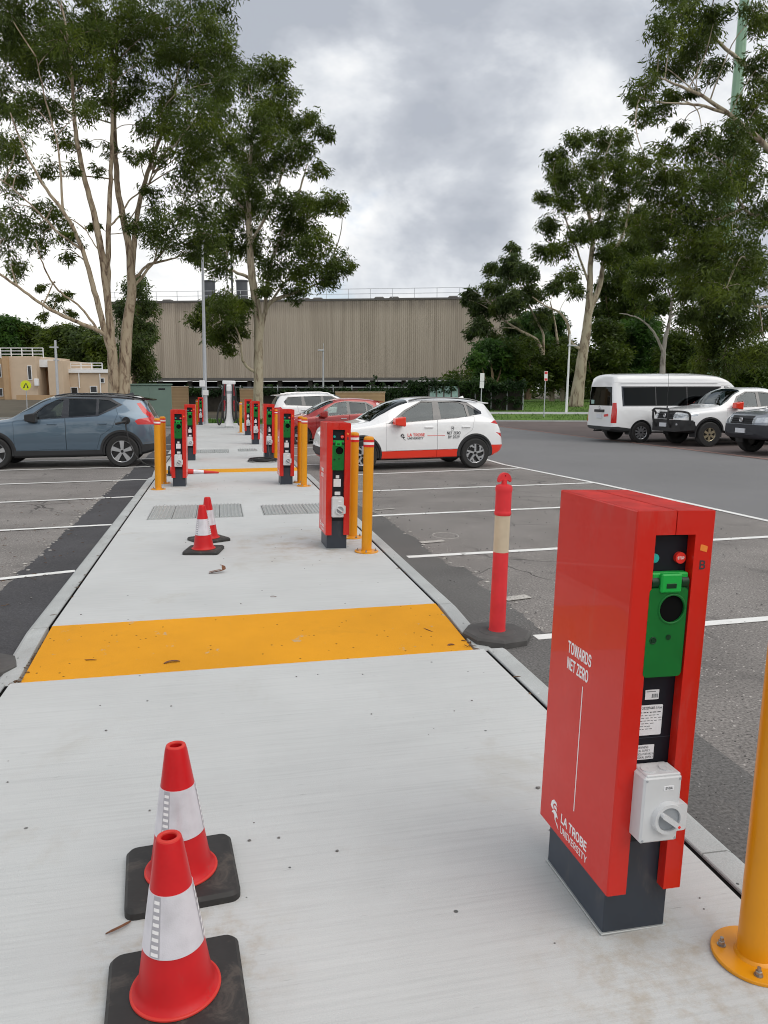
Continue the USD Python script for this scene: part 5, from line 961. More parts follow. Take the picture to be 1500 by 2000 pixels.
def ute(name, label, paint, front, x, y, bull):
    t = vehicle(name, label, U, (0, 0, 0), 0, wu, paint, ute_cuts(paint, front), cat='utility truck')
    for wx, r, _ in wu:
        for s in (-1, 1): wheel(t, wx, s * .815, s, .385, .25, .20, spokes_n(.20, 6, .030), 'rim_black', 'gold_metal' if bull else 'alloy')
    for s in (-1, 1): mirror(t, 1.82, .90, 1.26, 'mirror_red' if bull else 'black_plastic', s, .22, .18)
    handles(t, U, (2.48,), 1.08, paint); seats(t, (2.35,), .68)
    part(t, 'badge', mv(rot(trimesh.creation.torus(.062, .010, 28, 8), (0, 1, 0), 90), -.012, 0, .95).copy().apply_translation((0, 0, 0)), 'chrome'); part(t, 'badge_bars', cat_([tube([(-.012 + 0, .06 * math.cos(a_) * .5, .95 + .06 * math.sin(a_)) for a_ in np.linspace(0, 6.283, 20)], .008, 6)]), 'chrome')
    for k in range(3): part(t, 'grille_bar', box(-.012, .03, -.42, .42, .875 + .055 * k, .889 + .055 * k), 'bumper_grey')
    part(t, 'number_plate', box(-.075 if bull else -.03, -.055 if bull else .06, -.19, .19, .60, .72), 'plate')
    part(t, 'tray_cover', box(3.55, 5.2, -.80, .80, 1.138, 1.165), 'clad')
    if bull:
        part(t, 'bull_bar', cat_([tube(spline([(-.06, s * .40, .60), (-.16, s * .42, .90), (-.16, s * .43, 1.10), (-.14, s * .34, 1.155), (-.14, 0, 1.16)], 8), .034, 10) for s in (-1, 1)] + [tube(spline([(-.12, s * .43, 1.08), (-.02, s * .70, 1.09), (.20, s * .90, 1.05), (.26, s * .94, .95), (.26, s * .94, .70)], 8), .032, 10) for s in (-1, 1)]), 'black_plastic')
        part(t, 'steel_bumper', cat_([to_tm(Manifold.hull_points(np.array([(-.05, y_, z_) for y_ in (-.62, .62) for z_ in (.46, .80)] + [(.30, y_, z_) for y_ in (-.97, .97) for z_ in (.52, .80)] + [(.42, y_, z_) for y_ in (-.97, .97) for z_ in (.54, .78)])))]), 'black_plastic')
        for s in (-1, 1): part(t, 'bumper_lamp', cbox(-.03, .10, s * .58 - .10, s * .58 + .10, .66, .72, .01), 'lamp_clear')
        part(t, 'aerial', cat_([tube([(-.13, -.30, 1.15), (-.14, -.30, 2.25)], .006, 6), cyl(.02, 1.14, 1.24, 12).apply_translation((-.13, -.30, 0))]), 'cable_black')
    put(t, x, y, ZA, 0); return t
ute('white_truck', 'white utility truck with black bull bar and red mirror facing the aisle', 'car_white', 'black_plastic', 13.75, 22.0, True)
ute('silver_truck', 'silver utility truck with dark grey bumper, cut off by the right edge', 'car_silver', 'bumper_grey', 13.75, 18.35, False)
# ---------------------------------------------------------------- fast charger, poles, signs, cabinet
G0 = at(455, 834, 0)
dc = thing('fast_charger', 'white fast charger cabinet with black and red cables at the far end of the path', 'charger', (.44, 34.9, 0), 2, lean=LEAN)
part(dc, 'cabinet', cbox(-.18, .18, -.28, .28, .06, 1.86, .03), 'white_metal'); part(dc, 'plinth', cbox(-.18, .18, -.26, .26, -.01, .0595, .005), 'galv')
part(dc, 'head', cat_([cbox(-.28, .28, -.20, .20, 1.90, 2.06, .03), cbox(-.22, .22, -.24, .24, 1.8605, 1.8995, .01)]), 'white_metal'); part(dc, 'screen', box(-.12, .12, -.288, -.2805, 1.50, 1.62), 'dial_grey')
for s in (-1, 1):
    part(dc, 'hose', tube(spline([(s * .13, -.25, 1.9), (s * .15, -.34, 1.75), (s * .13, -.36, 1.2), (s * .15, -.37, .55), (s * .22, -.38, .30), (s * .27, -.37, .6), (s * .25, -.35, 1.1)], 7), .030, 8), 'cable_black')
    part(dc, 'cable', tube(spline([(s * .20, -.22, 1.90), (s * .27, -.32, 1.6), (s * .29, -.36, .9), (s * .34, -.38, .35), (s * .44, -.38, .14), (s * .52, -.36, .4), (s * .40, -.34, 1.0), (s * .24, -.32, 1.25)], 7), .036, 8), 'cable_black')
    part(dc, 'cable', tube(spline([(s * .17, -.24, 1.90), (s * .21, -.33, 1.4), (s * .22, -.34, .75), (s * .18, -.32, 1.2)], 7), .028, 8), 'cable_red')
    part(dc, 'plug', cbox(s * .21 - .04, s * .21 + .04, -.36, -.285, 1.2, 1.42, .02), 'black_plastic')
coil = thing('cable_coil', 'black cable coiled on the concrete beside a red charging post', 'cable', (.98, 18.15, 0))
rc = np.random.default_rng(4); a_ = np.linspace(0, 2 * np.pi * 4, 130)
part(coil, 'cable', tube(np.c_[(.30 + .05 * np.sin(a_ * .7)) * np.cos(a_), (.34 + .05 * np.cos(a_ * .6)) * np.sin(a_), .016 + .012 * (a_ / 6.28) + .01 * np.sin(a_ * 1.3) ** 2], .014, 7), 'cable_black')
part(coil, 'cable_tail', tube(spline([(.26, .1, .05), (.20, .3, .06), (.16, .5, .35), (.18, .56, .8)], 6), .014, 7), 'cable_black')

def pole(name, label, cat, px, pbase, ptop, dist, r0, r1, z0=None, m='pole_grey', n=14):
    b = atd(px, pbase, dist); t = atd(px, ptop, dist); zb = (ZA if z0 is None else z0); h = t[2] - zb
    o = thing(name, label, cat, (b[0], b[1], zb - .02), 0, None, lean=.9); part(o, 'shaft', cyl(r0, 0, h, n, r1), m); return o, h
o, h = pole('light_pole', 'tall pale grey light pole rising left of the white fast charger', 'light pole', 402, 830, 470, 38.4, .105, .055)
part(o, 'base_flange', cat_([cyl(.19, .02, .05, 24), cyl(.125, .05, .34, 20, .11)]), 'pole_grey'); part(o, 'door', cbox(-.05, .05, -.106, -.09, .7, 1.15, .004), 'pole_grey'); part(o, 'sign_box', cbox(-.16, .16, -.14, -.10, 1.5, 1.75, .01), 'sign_white')
part(o, 'lamp_arm', tube([(0, 0, h - .05), (.3, -.3, h + .08), (.8, -.8, h + .14)], .03, 8), 'pole_grey'); part(o, 'lamp_head', cbox(.6, 1.1, -1.05, -.75, h + .12, h + .22, .03), 'pole_grey')
o, h = pole('light_pole', 'thin grey light pole in front of the ribbed wall above the white wagon', 'light pole', 631, 795, 682, 57, .075, .05, -.05)
part(o, 'lamp_head', cat_([cbox(-.40, .02, -.10, .10, h - .12, h - .02, .02), cyl(.02, h, h + .45, 8)]), 'pole_grey')
o, h = pole('light_pole', 'white slender pole left of the leaning gum trunk on the right', 'light pole', 1106, 799, 652, 50, .085, .05, .12, 'white_metal')
part(o, 'lamp_head', cbox(-.12, .5, -.09, .09, h - .75, h - .66, .02), 'pole_grey')
o, h = pole('light_pole', 'grey pole with short cross arms above the tan brick building', 'light pole', 112, 760, 664, 76, .14, .11, .3)
part(o, 'cross_arm', cat_([cbox(-.55, .25, -.09, .09, h - .75, h - .62, .02), cbox(-.25, .28, -.09, .09, h - 1.95, h - 1.82, .02)]), 'pole_grey')
o, h = pole('green_tower', 'pale green steel floodlight tower standing among the trees at the right', 'tower', 1392, 770, -260, 47, .43, .22, .3, 'tower_green', 10)
part(o, 'rung', cat_([cyl(.03, z_, z_ + .02, 8).apply_translation((0, -.40 + .006 * z_, 0)) for z_ in np.arange(3, 24, 2.2)]), 'tower_green'); part(o, 'cabinet', cbox(.45, .95, -.3, .2, .4, 1.6, .03), 'tower_green')
# signs
o, h = pole('crossing_sign', 'round yellow crossing sign on a thin post before the tan building', 'sign', 53, 800, 752, 45, .025, .025, .02)
part(o, 'disc', cyl_y(.285, -.055, -.035, 0, h, 32), 'sign_yellow')
part(o, 'walking_legs', cat_([to_tm(prism([(-.02, h + .12), (.03, h + .12), (-.08, h - .12), (-.14, h - .12)], -.062, -.0555)), to_tm(prism([(.02, h + .119), (.05, h + .12), (.14, h - .12), (.08, h - .12)], -.0625, -.0555)), to_tm(prism([(-.14, h - .12), (-.05, h - .12), (-.06, h - .15), (-.15, h - .15)], -.0625, -.0555)), to_tm(prism([(.05, h - .12), (.14, h - .12), (.15, h - .15), (.06, h - .15)], -.0615, -.0555))]), 'dark_print', smooth=False)
o, h = pole('direction_sign', 'pale sign board seen edge on, on a post before the ivy fence', 'sign', 939, 800, 728, 50, .035, .035, .1)
part(o, 'board', cat_([cbox(-.14, .14, -.06, -.03, h - .52, h, .004), cbox(-.14, .14, -.06, -.03, h - .95, h - .54, .004)]), 'sign_white')
o, h = pole('parking_sign', 'narrow red and white parking sign on a post left of the gum trunk', 'sign', 1062, 816, 724, 46, .03, .03, -.02)
part(o, 'plate', cbox(-.11, .11, -.05, -.03, h - .58, h, .003), 'sign_white'); [part(o, 'red_mark', cbox(-.09, .09, -.054, -.0505, h - a_, h - b_, .001), 'sign_red') for a_, b_ in ((.18, .03), (.56, .42))]
o, h = pole('meter_post', 'small white box on a thin post just left of the light pole', 'box', 396, 815, 742, 37, .022, .022, -.03); part(o, 'box', cbox(-.13, .13, -.09, .09, h - .30, h, .02), 'sign_white')
# green cabinet
c = atd(293, 800, 36.5); cab = thing('green_cabinet', 'pale green steel transformer cabinet behind the blue grey wagon', 'cabinet', (c[0], c[1], -.08), 4)
part(cab, 'shell', cbox(-1.0, 1.0, -.6, .6, .06, 1.95, .02), 'box_green'); part(cab, 'plinth', box(-1.08, 1.08, -.68, .68, -.03, .058), 'kerb_concrete', smooth=False); part(cab, 'roof', cbox(-1.06, 1.06, -.66, .66, 1.952, 2.02, .015), 'box_green')
for s in (-1, 1): part(cab, 'door', cbox(-.97 if s < 0 else .005, -.005 if s < 0 else .97, -.618, -.6005, .12, 1.86, .004), 'box_green')
part(cab, 'vent', box(.42, .72, -.625, -.6185, 1.74, 1.82), 'window_dark')

# ---------------------------------------------------------------- big ribbed building
DW = 96.0
def wp(px, py, d=DW): return atd(px, py, d)
TL, TR = wp(215, 577), wp(1000, 620); BL, BR = wp(215, 729), wp(1000, 751)
ztop = (TL[2] + TR[2]) / 2; wl = np.linalg.norm((BR - BL)[:2]); ang = math.degrees(math.atan2(BR[1] - BL[1], BR[0] - BL[0]))
wh = thing('ribbed_hall', 'large windowless hall with ribbed brown grey cladding and rooftop railing', 'building', (BL[0], BL[1], 0), ang - 6.0)
zs = lambda x, a_, b_: a_ + (b_ - a_) * x / wl
nr = int(wl / .24); prof = []
for i in range(nr):
    x = i * wl / nr; s = wl / nr; prof += [(x, 0), (x + s * .62, 0), (x + s * .70, .036), (x + s * .94, .036)]
prof.append((wl, 0)); pr = np.array(prof); V, F = [], []
zt1, zb1 = (TL[2], TR[2]), (BL[2], BR[2])
zt1 = ((TL[2] + TR[2]) / 2 + .35,) * 2; zb1 = ((BL[2] + BR[2]) / 2 + .1,) * 2
m_ = len(pr)
for x, y in pr: V.append((x, y, zb1[0]))
for x, y in pr: V.append((x, y + .0, zt1[0]))
F = [(i, i + 1, m_ + i + 1) for i in range(m_ - 1)] + [(i, m_ + i + 1, m_ + i) for i in range(m_ - 1)]
part(wh, 'ribbed_wall', trimesh.Trimesh(np.array(V), np.array(F), process=False), 'ribbed_wall', smooth=False)
part(wh, 'core', box(0, wl, .10, 30, zb1[0] - .02, zt1[0] - .05), 'ribbed_wall', smooth=False)
part(wh, 'parapet', box(-.1, wl + .1, -.06, .5, zt1[0], zt1[0] + .22), 'roof_dark', smooth=False)
part(wh, 'eave_beam', box(-.1, wl + .1, -.10, .6, zb1[0] - .35, zb1[0] - .021), 'roof_dark', smooth=False)
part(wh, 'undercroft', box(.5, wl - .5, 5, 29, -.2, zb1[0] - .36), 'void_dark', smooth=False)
for k in range(13): part(wh, 'column', box(2 + k * (wl - 4) / 12 - .25, 2 + k * (wl - 4) / 12 + .25, 1.2, 1.7, -.2, zb1[0] - .36), 'roof_dark', smooth=False)
for k in range(int(wl / 2.6)):
    x = 1 + k * 2.6; part(wh, 'rail_post', box(x - .03, x + .03, .28, .34, zt1[0] + .22, zt1[0] + 1.35), 'pole_grey', smooth=False)
for dz in (.75, 1.32): part(wh, 'rail', box(0, wl, .285, .335, zt1[0] + dz, zt1[0] + dz + .05), 'pole_grey', smooth=False)
for px in (238, 330, 625, 600, 742, 770, 880): 
    x = (px - 215) / 785 * wl; part(wh, 'roof_cowl', cbox(x - .6, x + .6, .8, 2.0, zt1[0] + .1, zt1[0] + .50, .15), 'roof_dark')
for k, px in enumerate((389, 456)):
    x = (px - 215) / 785 * wl; part(wh, 'flue', cat_([cyl(.72, zt1[0] - .3, zt1[0] + 3.1, 24), lathe([(.72, zt1[0] + 3.1), (.82, zt1[0] + 3.15), (.82, zt1[0] + 3.3), (0, zt1[0] + 3.3)], 24)]).apply_translation((x, 6, 0)), 'stack_steel')
part(wh, 'mast', cyl(.13, zt1[0], zt1[0] + 9.0, 10).apply_translation(((431 - 215) / 785 * wl, 7, 0)), 'stack_steel')
for k in range(6): part(wh, 'roof_ladder_rail', tube([(2 + k * .45, .8, zt1[0] + 1.0 - k * .05), (2.8 + k * .45, .8, zt1[0] + .3)], .035, 6), 'white_metal')

# ---------------------------------------------------------------- fence line with tan brick panels and ivy
def wall_between(name, label, cat, px0, px1, ptop, dist, m, th=.25, zb=-.15, dist1=None):
    a, b = atd(px0, ptop, dist), atd(px1, ptop, dist1 or dist); L = np.linalg.norm((b - a)[:2]); an = math.degrees(math.atan2(b[1] - a[1], b[0] - a[0])); o = thing(name, label, cat, (a[0], a[1], 0), an); return o, L, a[2]
for (x0, x1, pt, d, lab) in ((331, 366, 754, 47.0, 'short tan brick wall right of the green cabinet'), (468, 497, 759, 47.5, 'tan brick wall panel between the fast charger and the gum trunk'), (655, 752, 765, 48.5, 'long tan brick wall behind the red hatchback')):
    o, L, z = wall_between('brick_wall', lab, 'wall', x0, x1, pt, d, 'tan_brick'); part(o, 'brickwork', cbox(0, L, 0, .25, -.2, z - .06, .01), 'tan_brick'); part(o, 'coping', cbox(-.03, L + .03, -.03, .28, z - .058, z, .01), 'pale_brick')
    rows = int((z + .1) / .086)
    part(o, 'mortar_line', cat_([box(.0, L, -.003, .0005, -.1 + r_ * .086, -.1 + r_ * .086 + .010) for r_ in range(rows)]), 'brown_brick', smooth=False)
o, L, z = wall_between('mesh_fence', 'dark screened mesh fence below the ribbed hall, overgrown along its top', 'fence', 325, 832, 757, 53.0, 'shade_cloth')
npan = 14
for k in range(npan): part(o, 'screen_panel', box(k * L / npan + .04, (k + 1) * L / npan - .04, 0, .02, -.05, z - .04), 'shade_cloth', smooth=False)
for k in range(npan + 1): part(o, 'post', cyl(.035, -.1, z + .15, 10).apply_translation((k * L / npan, -.04, 0)), 'pole_grey')
part(o, 'top_rail', tube([(0, -.04, z + .02), (L, -.04, z + .02)], .024, 8), 'pole_grey')
fence_a, fence_L, fence_z = atd(325, 757, 53.0), L, z
o, L, z = wall_between('glass_screen', 'pale green glass panels showing under the ivy', 'screen', 838, 896, 754, 52.0, 'glass_green')
for k in range(4): part(o, 'pane', box(k * L / 4 + .05, (k + 1) * L / 4 - .05, 0, .03, .3, z), 'glass_green', smooth=False)
part(o, 'frame', cat_([box(k * L / 4 - .045, k * L / 4 + .045, -.01, .05, .1, z + .05) for k in range(5)]), 'roof_dark', smooth=False)
o, L, z = wall_between('mesh_fence', 'ivy covered mesh fence right of the white hatchback', 'fence', 897, 1022, 752, 52.5, 'shade_cloth')
for k in range(4): part(o, 'screen_panel', box(k * L / 4 + .03, (k + 1) * L / 4 - .03, 0, .02, .05, z - .04), 'shade_cloth', smooth=False)
for k in range(5): part(o, 'post', cyl(.035, 0, z + .08, 10).apply_translation((k * L / 4, -.04, 0)), 'pole_grey')

# ---------------------------------------------------------------- tan brick building at the left
DB = 80.0
bl = atd(-60, 780, DB); tb = thing('brick_building', 'low tan brick building with white roof railings at the left edge', 'building', (bl[0], bl[1], 0), -14.0)
ax = np.array([math.cos(math.radians(-14)), math.sin(math.radians(-14))])
def bx_(px): return (px + 60) / 18.8 / .985
def zz(py): return 1.65 + (762 - py) * DB / 1521.0
part(tb, 'wall', box(bx_(-60), bx_(17) - .01, 1.2, 9, -.2, zz(700)), 'tan_brick', smooth=False)
part(tb, 'tower_wall', cbox(bx_(17), bx_(74), 0, 8, -.2, zz(697), .03), 'pale_brick')
part(tb, 'corner_wall', box(bx_(17) - .25, bx_(17) + .30, -.35, 1.15, -.2, zz(697) - .01), 'tan_brick', smooth=False)
part(tb, 'recess_wall', box(bx_(74) + .01, bx_(94) - .01, 2.0, 8, -.2, zz(708)), 'brown_brick', smooth=False); part(tb, 'fascia', box(bx_(73), bx_(94), .7, 7, zz(707) - .55, zz(703)), 'sign_white', smooth=False)
part(tb, 'block_wall', cbox(bx_(94), bx_(122), .2, 8, -.2, zz(705), .03), 'pale_brick'); part(tb, 'long_wall', box(bx_(122) + .01, bx_(206), 1.8, 9, -.2, zz(728)), 'pale_brick', smooth=False); part(tb, 'yard_wall', box(bx_(62), bx_(180), -3.2, -2.9, -.2, zz(771)), 'tan_brick', smooth=False)
def win(x0, x1, y0, y1, yf, nm='window'):
    f = part(tb, nm, box(bx_(x0), bx_(x1), yf - .02, yf + .05, zz(y1), zz(y0)), 'window_dark', smooth=False); w_ = .06
    part(f, 'frame', cat_([box(bx_(x0) - w_, bx_(x0), yf - .05, yf + .02, zz(y1) - w_, zz(y0) + w_), box(bx_(x1), bx_(x1) + w_, yf - .05, yf + .02, zz(y1) - w_, zz(y0) + w_), box(bx_(x0), bx_(x1), yf - .05, yf + .02, zz(y0), zz(y0) + w_), box(bx_(x0), bx_(x1), yf - .05, yf + .02, zz(y1) - w_, zz(y1))]), 'sign_white', smooth=False)
win(2, 16, 712, 736, 1.19); win(-28, -6, 712, 736, 1.19); win(2, 16, 759, 773, 1.19); win(-28, -6, 759, 773, 1.19); win(58, 64, 716, 741, -.01); win(162, 174, 755, 766, 1.79, 'doorway'); win(124, 136, 757, 768, 1.79); win(183, 189, 739, 747, 1.79)
part(tb, 'wall_light', cbox(bx_(72), bx_(79), -.5, -.1, zz(754), zz(740), .05), 'sign_white')
part(tb, 'downpipe', cat_([cyl(.06, zz(758), zz(729), 8).apply_translation((bx_(141), 1.7, 0)), cyl(.06, -.1, zz(730), 8).apply_translation((bx_(182), 1.7, 0))]), 'sign_white')
for (x0, x1, z0, hh, yy_) in ((-60, 84, zz(700), 1.0, .6), (122, 184, zz(727), .95, 2.2)):
    n_ = int((bx_(x1) - bx_(x0)) / 1.1)
    for k in range(n_ + 1): x = bx_(x0) + k * (bx_(x1) - bx_(x0)) / n_; part(tb, 'rail_post', box(x - .04, x + .04, yy_ - .04, yy_ + .04, z0, z0 + hh), 'white_metal', smooth=False)
    for f_ in (.35, .68, .97): part(tb, 'rail', box(bx_(x0), bx_(x1), yy_ - .03, yy_ + .03, z0 + hh * f_, z0 + hh * f_ + .07), 'white_metal', smooth=False)
part(tb, 'roof_gutter', box(bx_(122), bx_(206), 1.6, 2.0, zz(728) - .01, zz(728) + .35), 'white_metal', smooth=False)

# ---------------------------------------------------------------- trees
DENS = 1.35
def foliage(tips, n_per, spread, size, seed, droop=.9, wid=.2):
    r = np.random.default_rng(seed); k = len(tips); N = k * n_per
    base = np.repeat(tips, n_per, 0); off = r.normal(0, 1, (N, 3)); off /= np.linalg.norm(off, axis=1, keepdims=True); off *= (r.random((N, 1)) ** .5) * np.repeat(np.broadcast_to(spread, (k,)), n_per)[:, None]; off[:, 2] = off[:, 2] * .75 - .12 * np.repeat(np.broadcast_to(spread, (k,)), n_per)
    b = base + off; d = r.normal(0, 1, (N, 3)); d[:, 2] = d[:, 2] * .5 - droop; d /= np.linalg.norm(d, axis=1, keepdims=True)
    s = np.cross(d, r.normal(0, 1, (N, 3))); s /= np.linalg.norm(s, axis=1, keepdims=True); ln = size * (.6 + .8 * r.random((N, 1))); m = b + d * ln * .45
    V = np.stack([b, m + s * ln * wid / 2, b + d * ln, m - s * ln * wid / 2], 1).reshape(-1, 3); i = np.arange(N)[:, None] * 4
    return trimesh.Trimesh(V, np.vstack([i + [0, 1, 2], i + [0, 2, 3]]), process=False)
def tree(name, label, dist, base_px, limbs, clumps, seed, leafm='gum_leaf', barkm='gum_bark', leaf=.20, per=26, dens=1.0, depth=.55, twig=True, spread=.42, group=None, droop=.9, wid=.22, zb=None, dd=0.0):
    """limbs: [(points in the picture plane through the tree, radii, depth drift)], clumps: (x, y, radius) of leaf masses there; both get real depth of their own"""
    r = np.random.default_rng(seed); sc = dist / 1521.0; o = atd(base_px[0], base_px[1], dist); zg = float(zt(o[0], o[1])) - .15 if zb is None else zb
    t = thing(name, label, 'tree', (o[0], o[1], zg), 0, group); O = np.array([o[0], o[1], zg])
    allp, ms = [], []
    known = []
    for j, (pts, rad, drift) in enumerate(limbs):
        d0, root = dist, None
        if known and pts[0][1] < base_px[1] - 3:    # a limb springs from the nearest older limb
            kk = np.vstack(known); dd2 = (kk[:, 3] - pts[0][0]) ** 2 + (kk[:, 4] - pts[0][1]) ** 2; root = kk[dd2.argmin(), :3]; d0 = float((root - CAM) @ FH)
        P = np.array([atd(px, py, d0 + drift * (i / max(len(pts) - 1, 1)) ** 1.2) for i, (px, py) in enumerate(pts)])
        if root is not None: P[0] = root
        if j == 0 or pts[0][1] >= base_px[1] - 3: P[0] = [P[0][0], P[0][1], zg - .1]
        S = spline(P, 6); S[1:-1] += r.normal(0, .010, S[1:-1].shape); R_ = np.interp(np.linspace(0, 1, len(S)), np.linspace(0, 1, len(rad)), rad); ms.append((tube(S - O, R_, 12 if rad[0] > .12 else 8), rad[0])); allp.append(S[3:]); v_ = S - CAM; known.append(np.c_[S, 750 + FPX * (v_ @ RT) / (v_ @ FW), 1000 - FPX * (v_ @ UPV) / (v_ @ FW)])
    trunk = part(t, 'trunk', cat_([ms[0][0]]), barkm, smooth=True)
    for m, r0 in ms[1:]: part(t, 'limb', m, barkm, smooth=True)
    allp = np.vstack(allp); kd = cKDTree(allp); tips, spr, tw = [], [], []
    for (px, py, rp) in clumps:
        R_ = rp * sc; c = atd(px, py, dist + dd + r.normal(0, depth) * min(4.5, 1.2 + R_ * 1.6)); n = max(4, int(DENS * dens * 16 * (R_ / .9) ** 1.7))
        q_ = r.normal(0, 1, (n, 3)); q_ /= np.linalg.norm(q_, axis=1, keepdims=True); q_ *= (r.random((n, 1)) ** .45) * R_ * [1.0, 1.0, .85]; tp = c + q_; tips.append(tp); spr.append(np.full(n, min(spread, R_ * .6)))
        if twig:
            dist_, idx = kd.query(c + [0, 0, -R_ * .8]); a = allp[idx]; mid = (a + c) / 2 + [0, 0, .12 * dist_] + r.normal(0, .08 * dist_, 3)
            if dist_ < 9: tw.append(tube(spline([a, mid, c], 4) - O, np.linspace(min(.034, .010 + .008 * dist_), .012, 9), 5))
            for q2 in tp[r.permutation(n)[:min(n, 7)]]: tw.append(tube(np.array([c, (c + q2) / 2 + [0, 0, .06], q2]) - O, [.012, .009, .005], 4, False))
    if tw: tagp(part(t, 'twigs', cat_(tw), barkm, smooth=True), kind='stuff')
    tips = np.vstack(tips) - O; spr = np.concatenate(spr)
    tagp(part(t, 'crown', foliage(tips, per, spr, leaf, seed + 1, droop, wid), leafm), kind='stuff'); return t
# left gum with several stems
tree('gum_tree', 'tall many stemmed gum tree with mottled cream bark behind the blue grey wagon', 33.5, (232, 786), [
    ([(238, 786), (242, 745), (247, 653), (257, 551), (254, 495), (245, 448), (229, 355), (224, 261), (226, 150), (230, 20)], [0.311, 0.266, 0.244, 0.192, 0.155, 0.126, 0.104, 0.081, 0.059, 0.037], 1.5),
    ([(222, 786), (222, 745), (219, 691), (212, 600), (205, 540), (201, 509), (184, 420), (159, 322), (145, 224), (138, 120), (120, 10)], [0.296, 0.244, 0.207, 0.148, 0.141, 0.133, 0.104, 0.089, 0.067, 0.052, 0.030], -1.5),
    ([(219, 700), (205, 649), (187, 579), (163, 495), (140, 439), (93, 373), (51, 299), (20, 220)], [0.148, 0.126, 0.111, 0.089, 0.074, 0.059, 0.037, 0.022], -3.0),
    ([(211, 590), (211, 546), (212, 443), (216, 350), (219, 243), (217, 140), (219, 40)], [0.118, 0.111, 0.096, 0.081, 0.067, 0.052, 0.030], .5),
    ([(256, 545), (261, 490), (266, 434), (289, 336), (322, 243), (345, 154), (372, 60)], [0.126, 0.111, 0.096, 0.081, 0.059, 0.044, 0.022], 3.0),
    ([(258, 552), (272, 535), (289, 518), (341, 504), (372, 490)], [0.067, 0.059, 0.052, 0.033, 0.022], 2.0), ([(262, 560), (290, 525), (325, 480), (350, 430)], [0.067, 0.056, 0.044, 0.022], 1.5),
    ([(210, 655), (190, 645), (154, 630), (93, 602), (47, 569), (-5, 532), (-60, 500)], [0.089, 0.081, 0.070, 0.059, 0.052, 0.044, 0.030], -2.5), ([(190, 642), (159, 602), (112, 565), (90, 530), (70, 470)], [0.056, 0.044, 0.037, 0.030, 0.015], -2.0),
    ([(163, 495), (110, 450), (60, 400), (0, 350), (-40, 330)], [0.052, 0.041, 0.033, 0.026, 0.022], -2.0), ([(212, 443), (235, 420), (250, 395), (290, 360), (300, 320)], [0.044, 0.037, 0.033, 0.022, 0.015], 1.5), ([(145, 400), (115, 300), (90, 200), (70, 110)], [0.052, 0.037, 0.030, 0.015], -1.0),
    ([(205, 500), (180, 470), (165, 440)], [0.030, 0.022, 0.015], -.5), ([(289, 336), (330, 290), (380, 210), (410, 120)], [0.052, 0.037, 0.030, 0.015], 2.0), ([(245, 448), (270, 400), (285, 350)], [0.033, 0.022, 0.015], 1.0)],
    [(20, 30, 66), (88, 40, 60), (160, 60, 52), (40, 130, 52), (112, 118, 50), (155, 150, 40), (8, 205, 44), (62, 216, 40), (28, 290, 36), (104, 205, 34), (122, 275, 26), (230, 40, 52), (300, 30, 56), (372, 46, 56), (425, 30, 40), (250, -70, 80), (110, -70, 80), (380, -60, 70), (-10, -60, 80), (450, -50, 40),
     (432, 95, 40), (425, 160, 42), (362, 118, 48), (300, 110, 36), (330, 190, 40), (390, 222, 46), (436, 225, 34), (350, 282, 38), (402, 300, 44), (432, 352, 40), (372, 352, 42), (398, 415, 38), (346, 425, 38), (318, 468, 30), (300, 415, 30), (262, 435, 22), (290, 375, 22), (446, 280, 32), (335, 240, 34), (455, 130, 22), (410, 460, 30), (365, 480, 26), (378, 500, 18), (300, 450, 30),
     (190, 60, 40), (215, 120, 34), (150, 90, 40), (228, 195, 26), (120, 80, 40), (180, 20, 40), (260, 80, 44), (330, 80, 44), (400, 120, 44), (270, 150, 36), (400, 260, 40), (310, 250, 26), (380, 320, 34), (420, 180, 40), (60, 90, 50), (20, 80, 50), (190, 130, 38), (200, 200, 28), (168, 216, 28), (214, 290, 18), (258, 300, 18), (272, 245, 26), (296, 300, 24), (255, 190, 26), (60, 445, 34), (22, 420, 30), (92, 405, 24), (10, 470, 30), (28, 520, 28), (80, 480, 22), (140, 468, 22), (112, 430, 26), (128, 500, 18), (18, 362, 26), (96, 330, 24), (150, 330, 18), (188, 440, 12), (110, 588, 16), (140, 606, 14), (88, 616, 13), (128, 568, 13), (84, 560, 13), (190, 330, 14), (170, 280, 14), (40, 345, 22), (-20, 300, 50), (-20, 180, 50), (-20, 440, 40)],
    21, 'gum_leaf', 'gum_bark', .205, 50, 1.25, .5, True, .42)
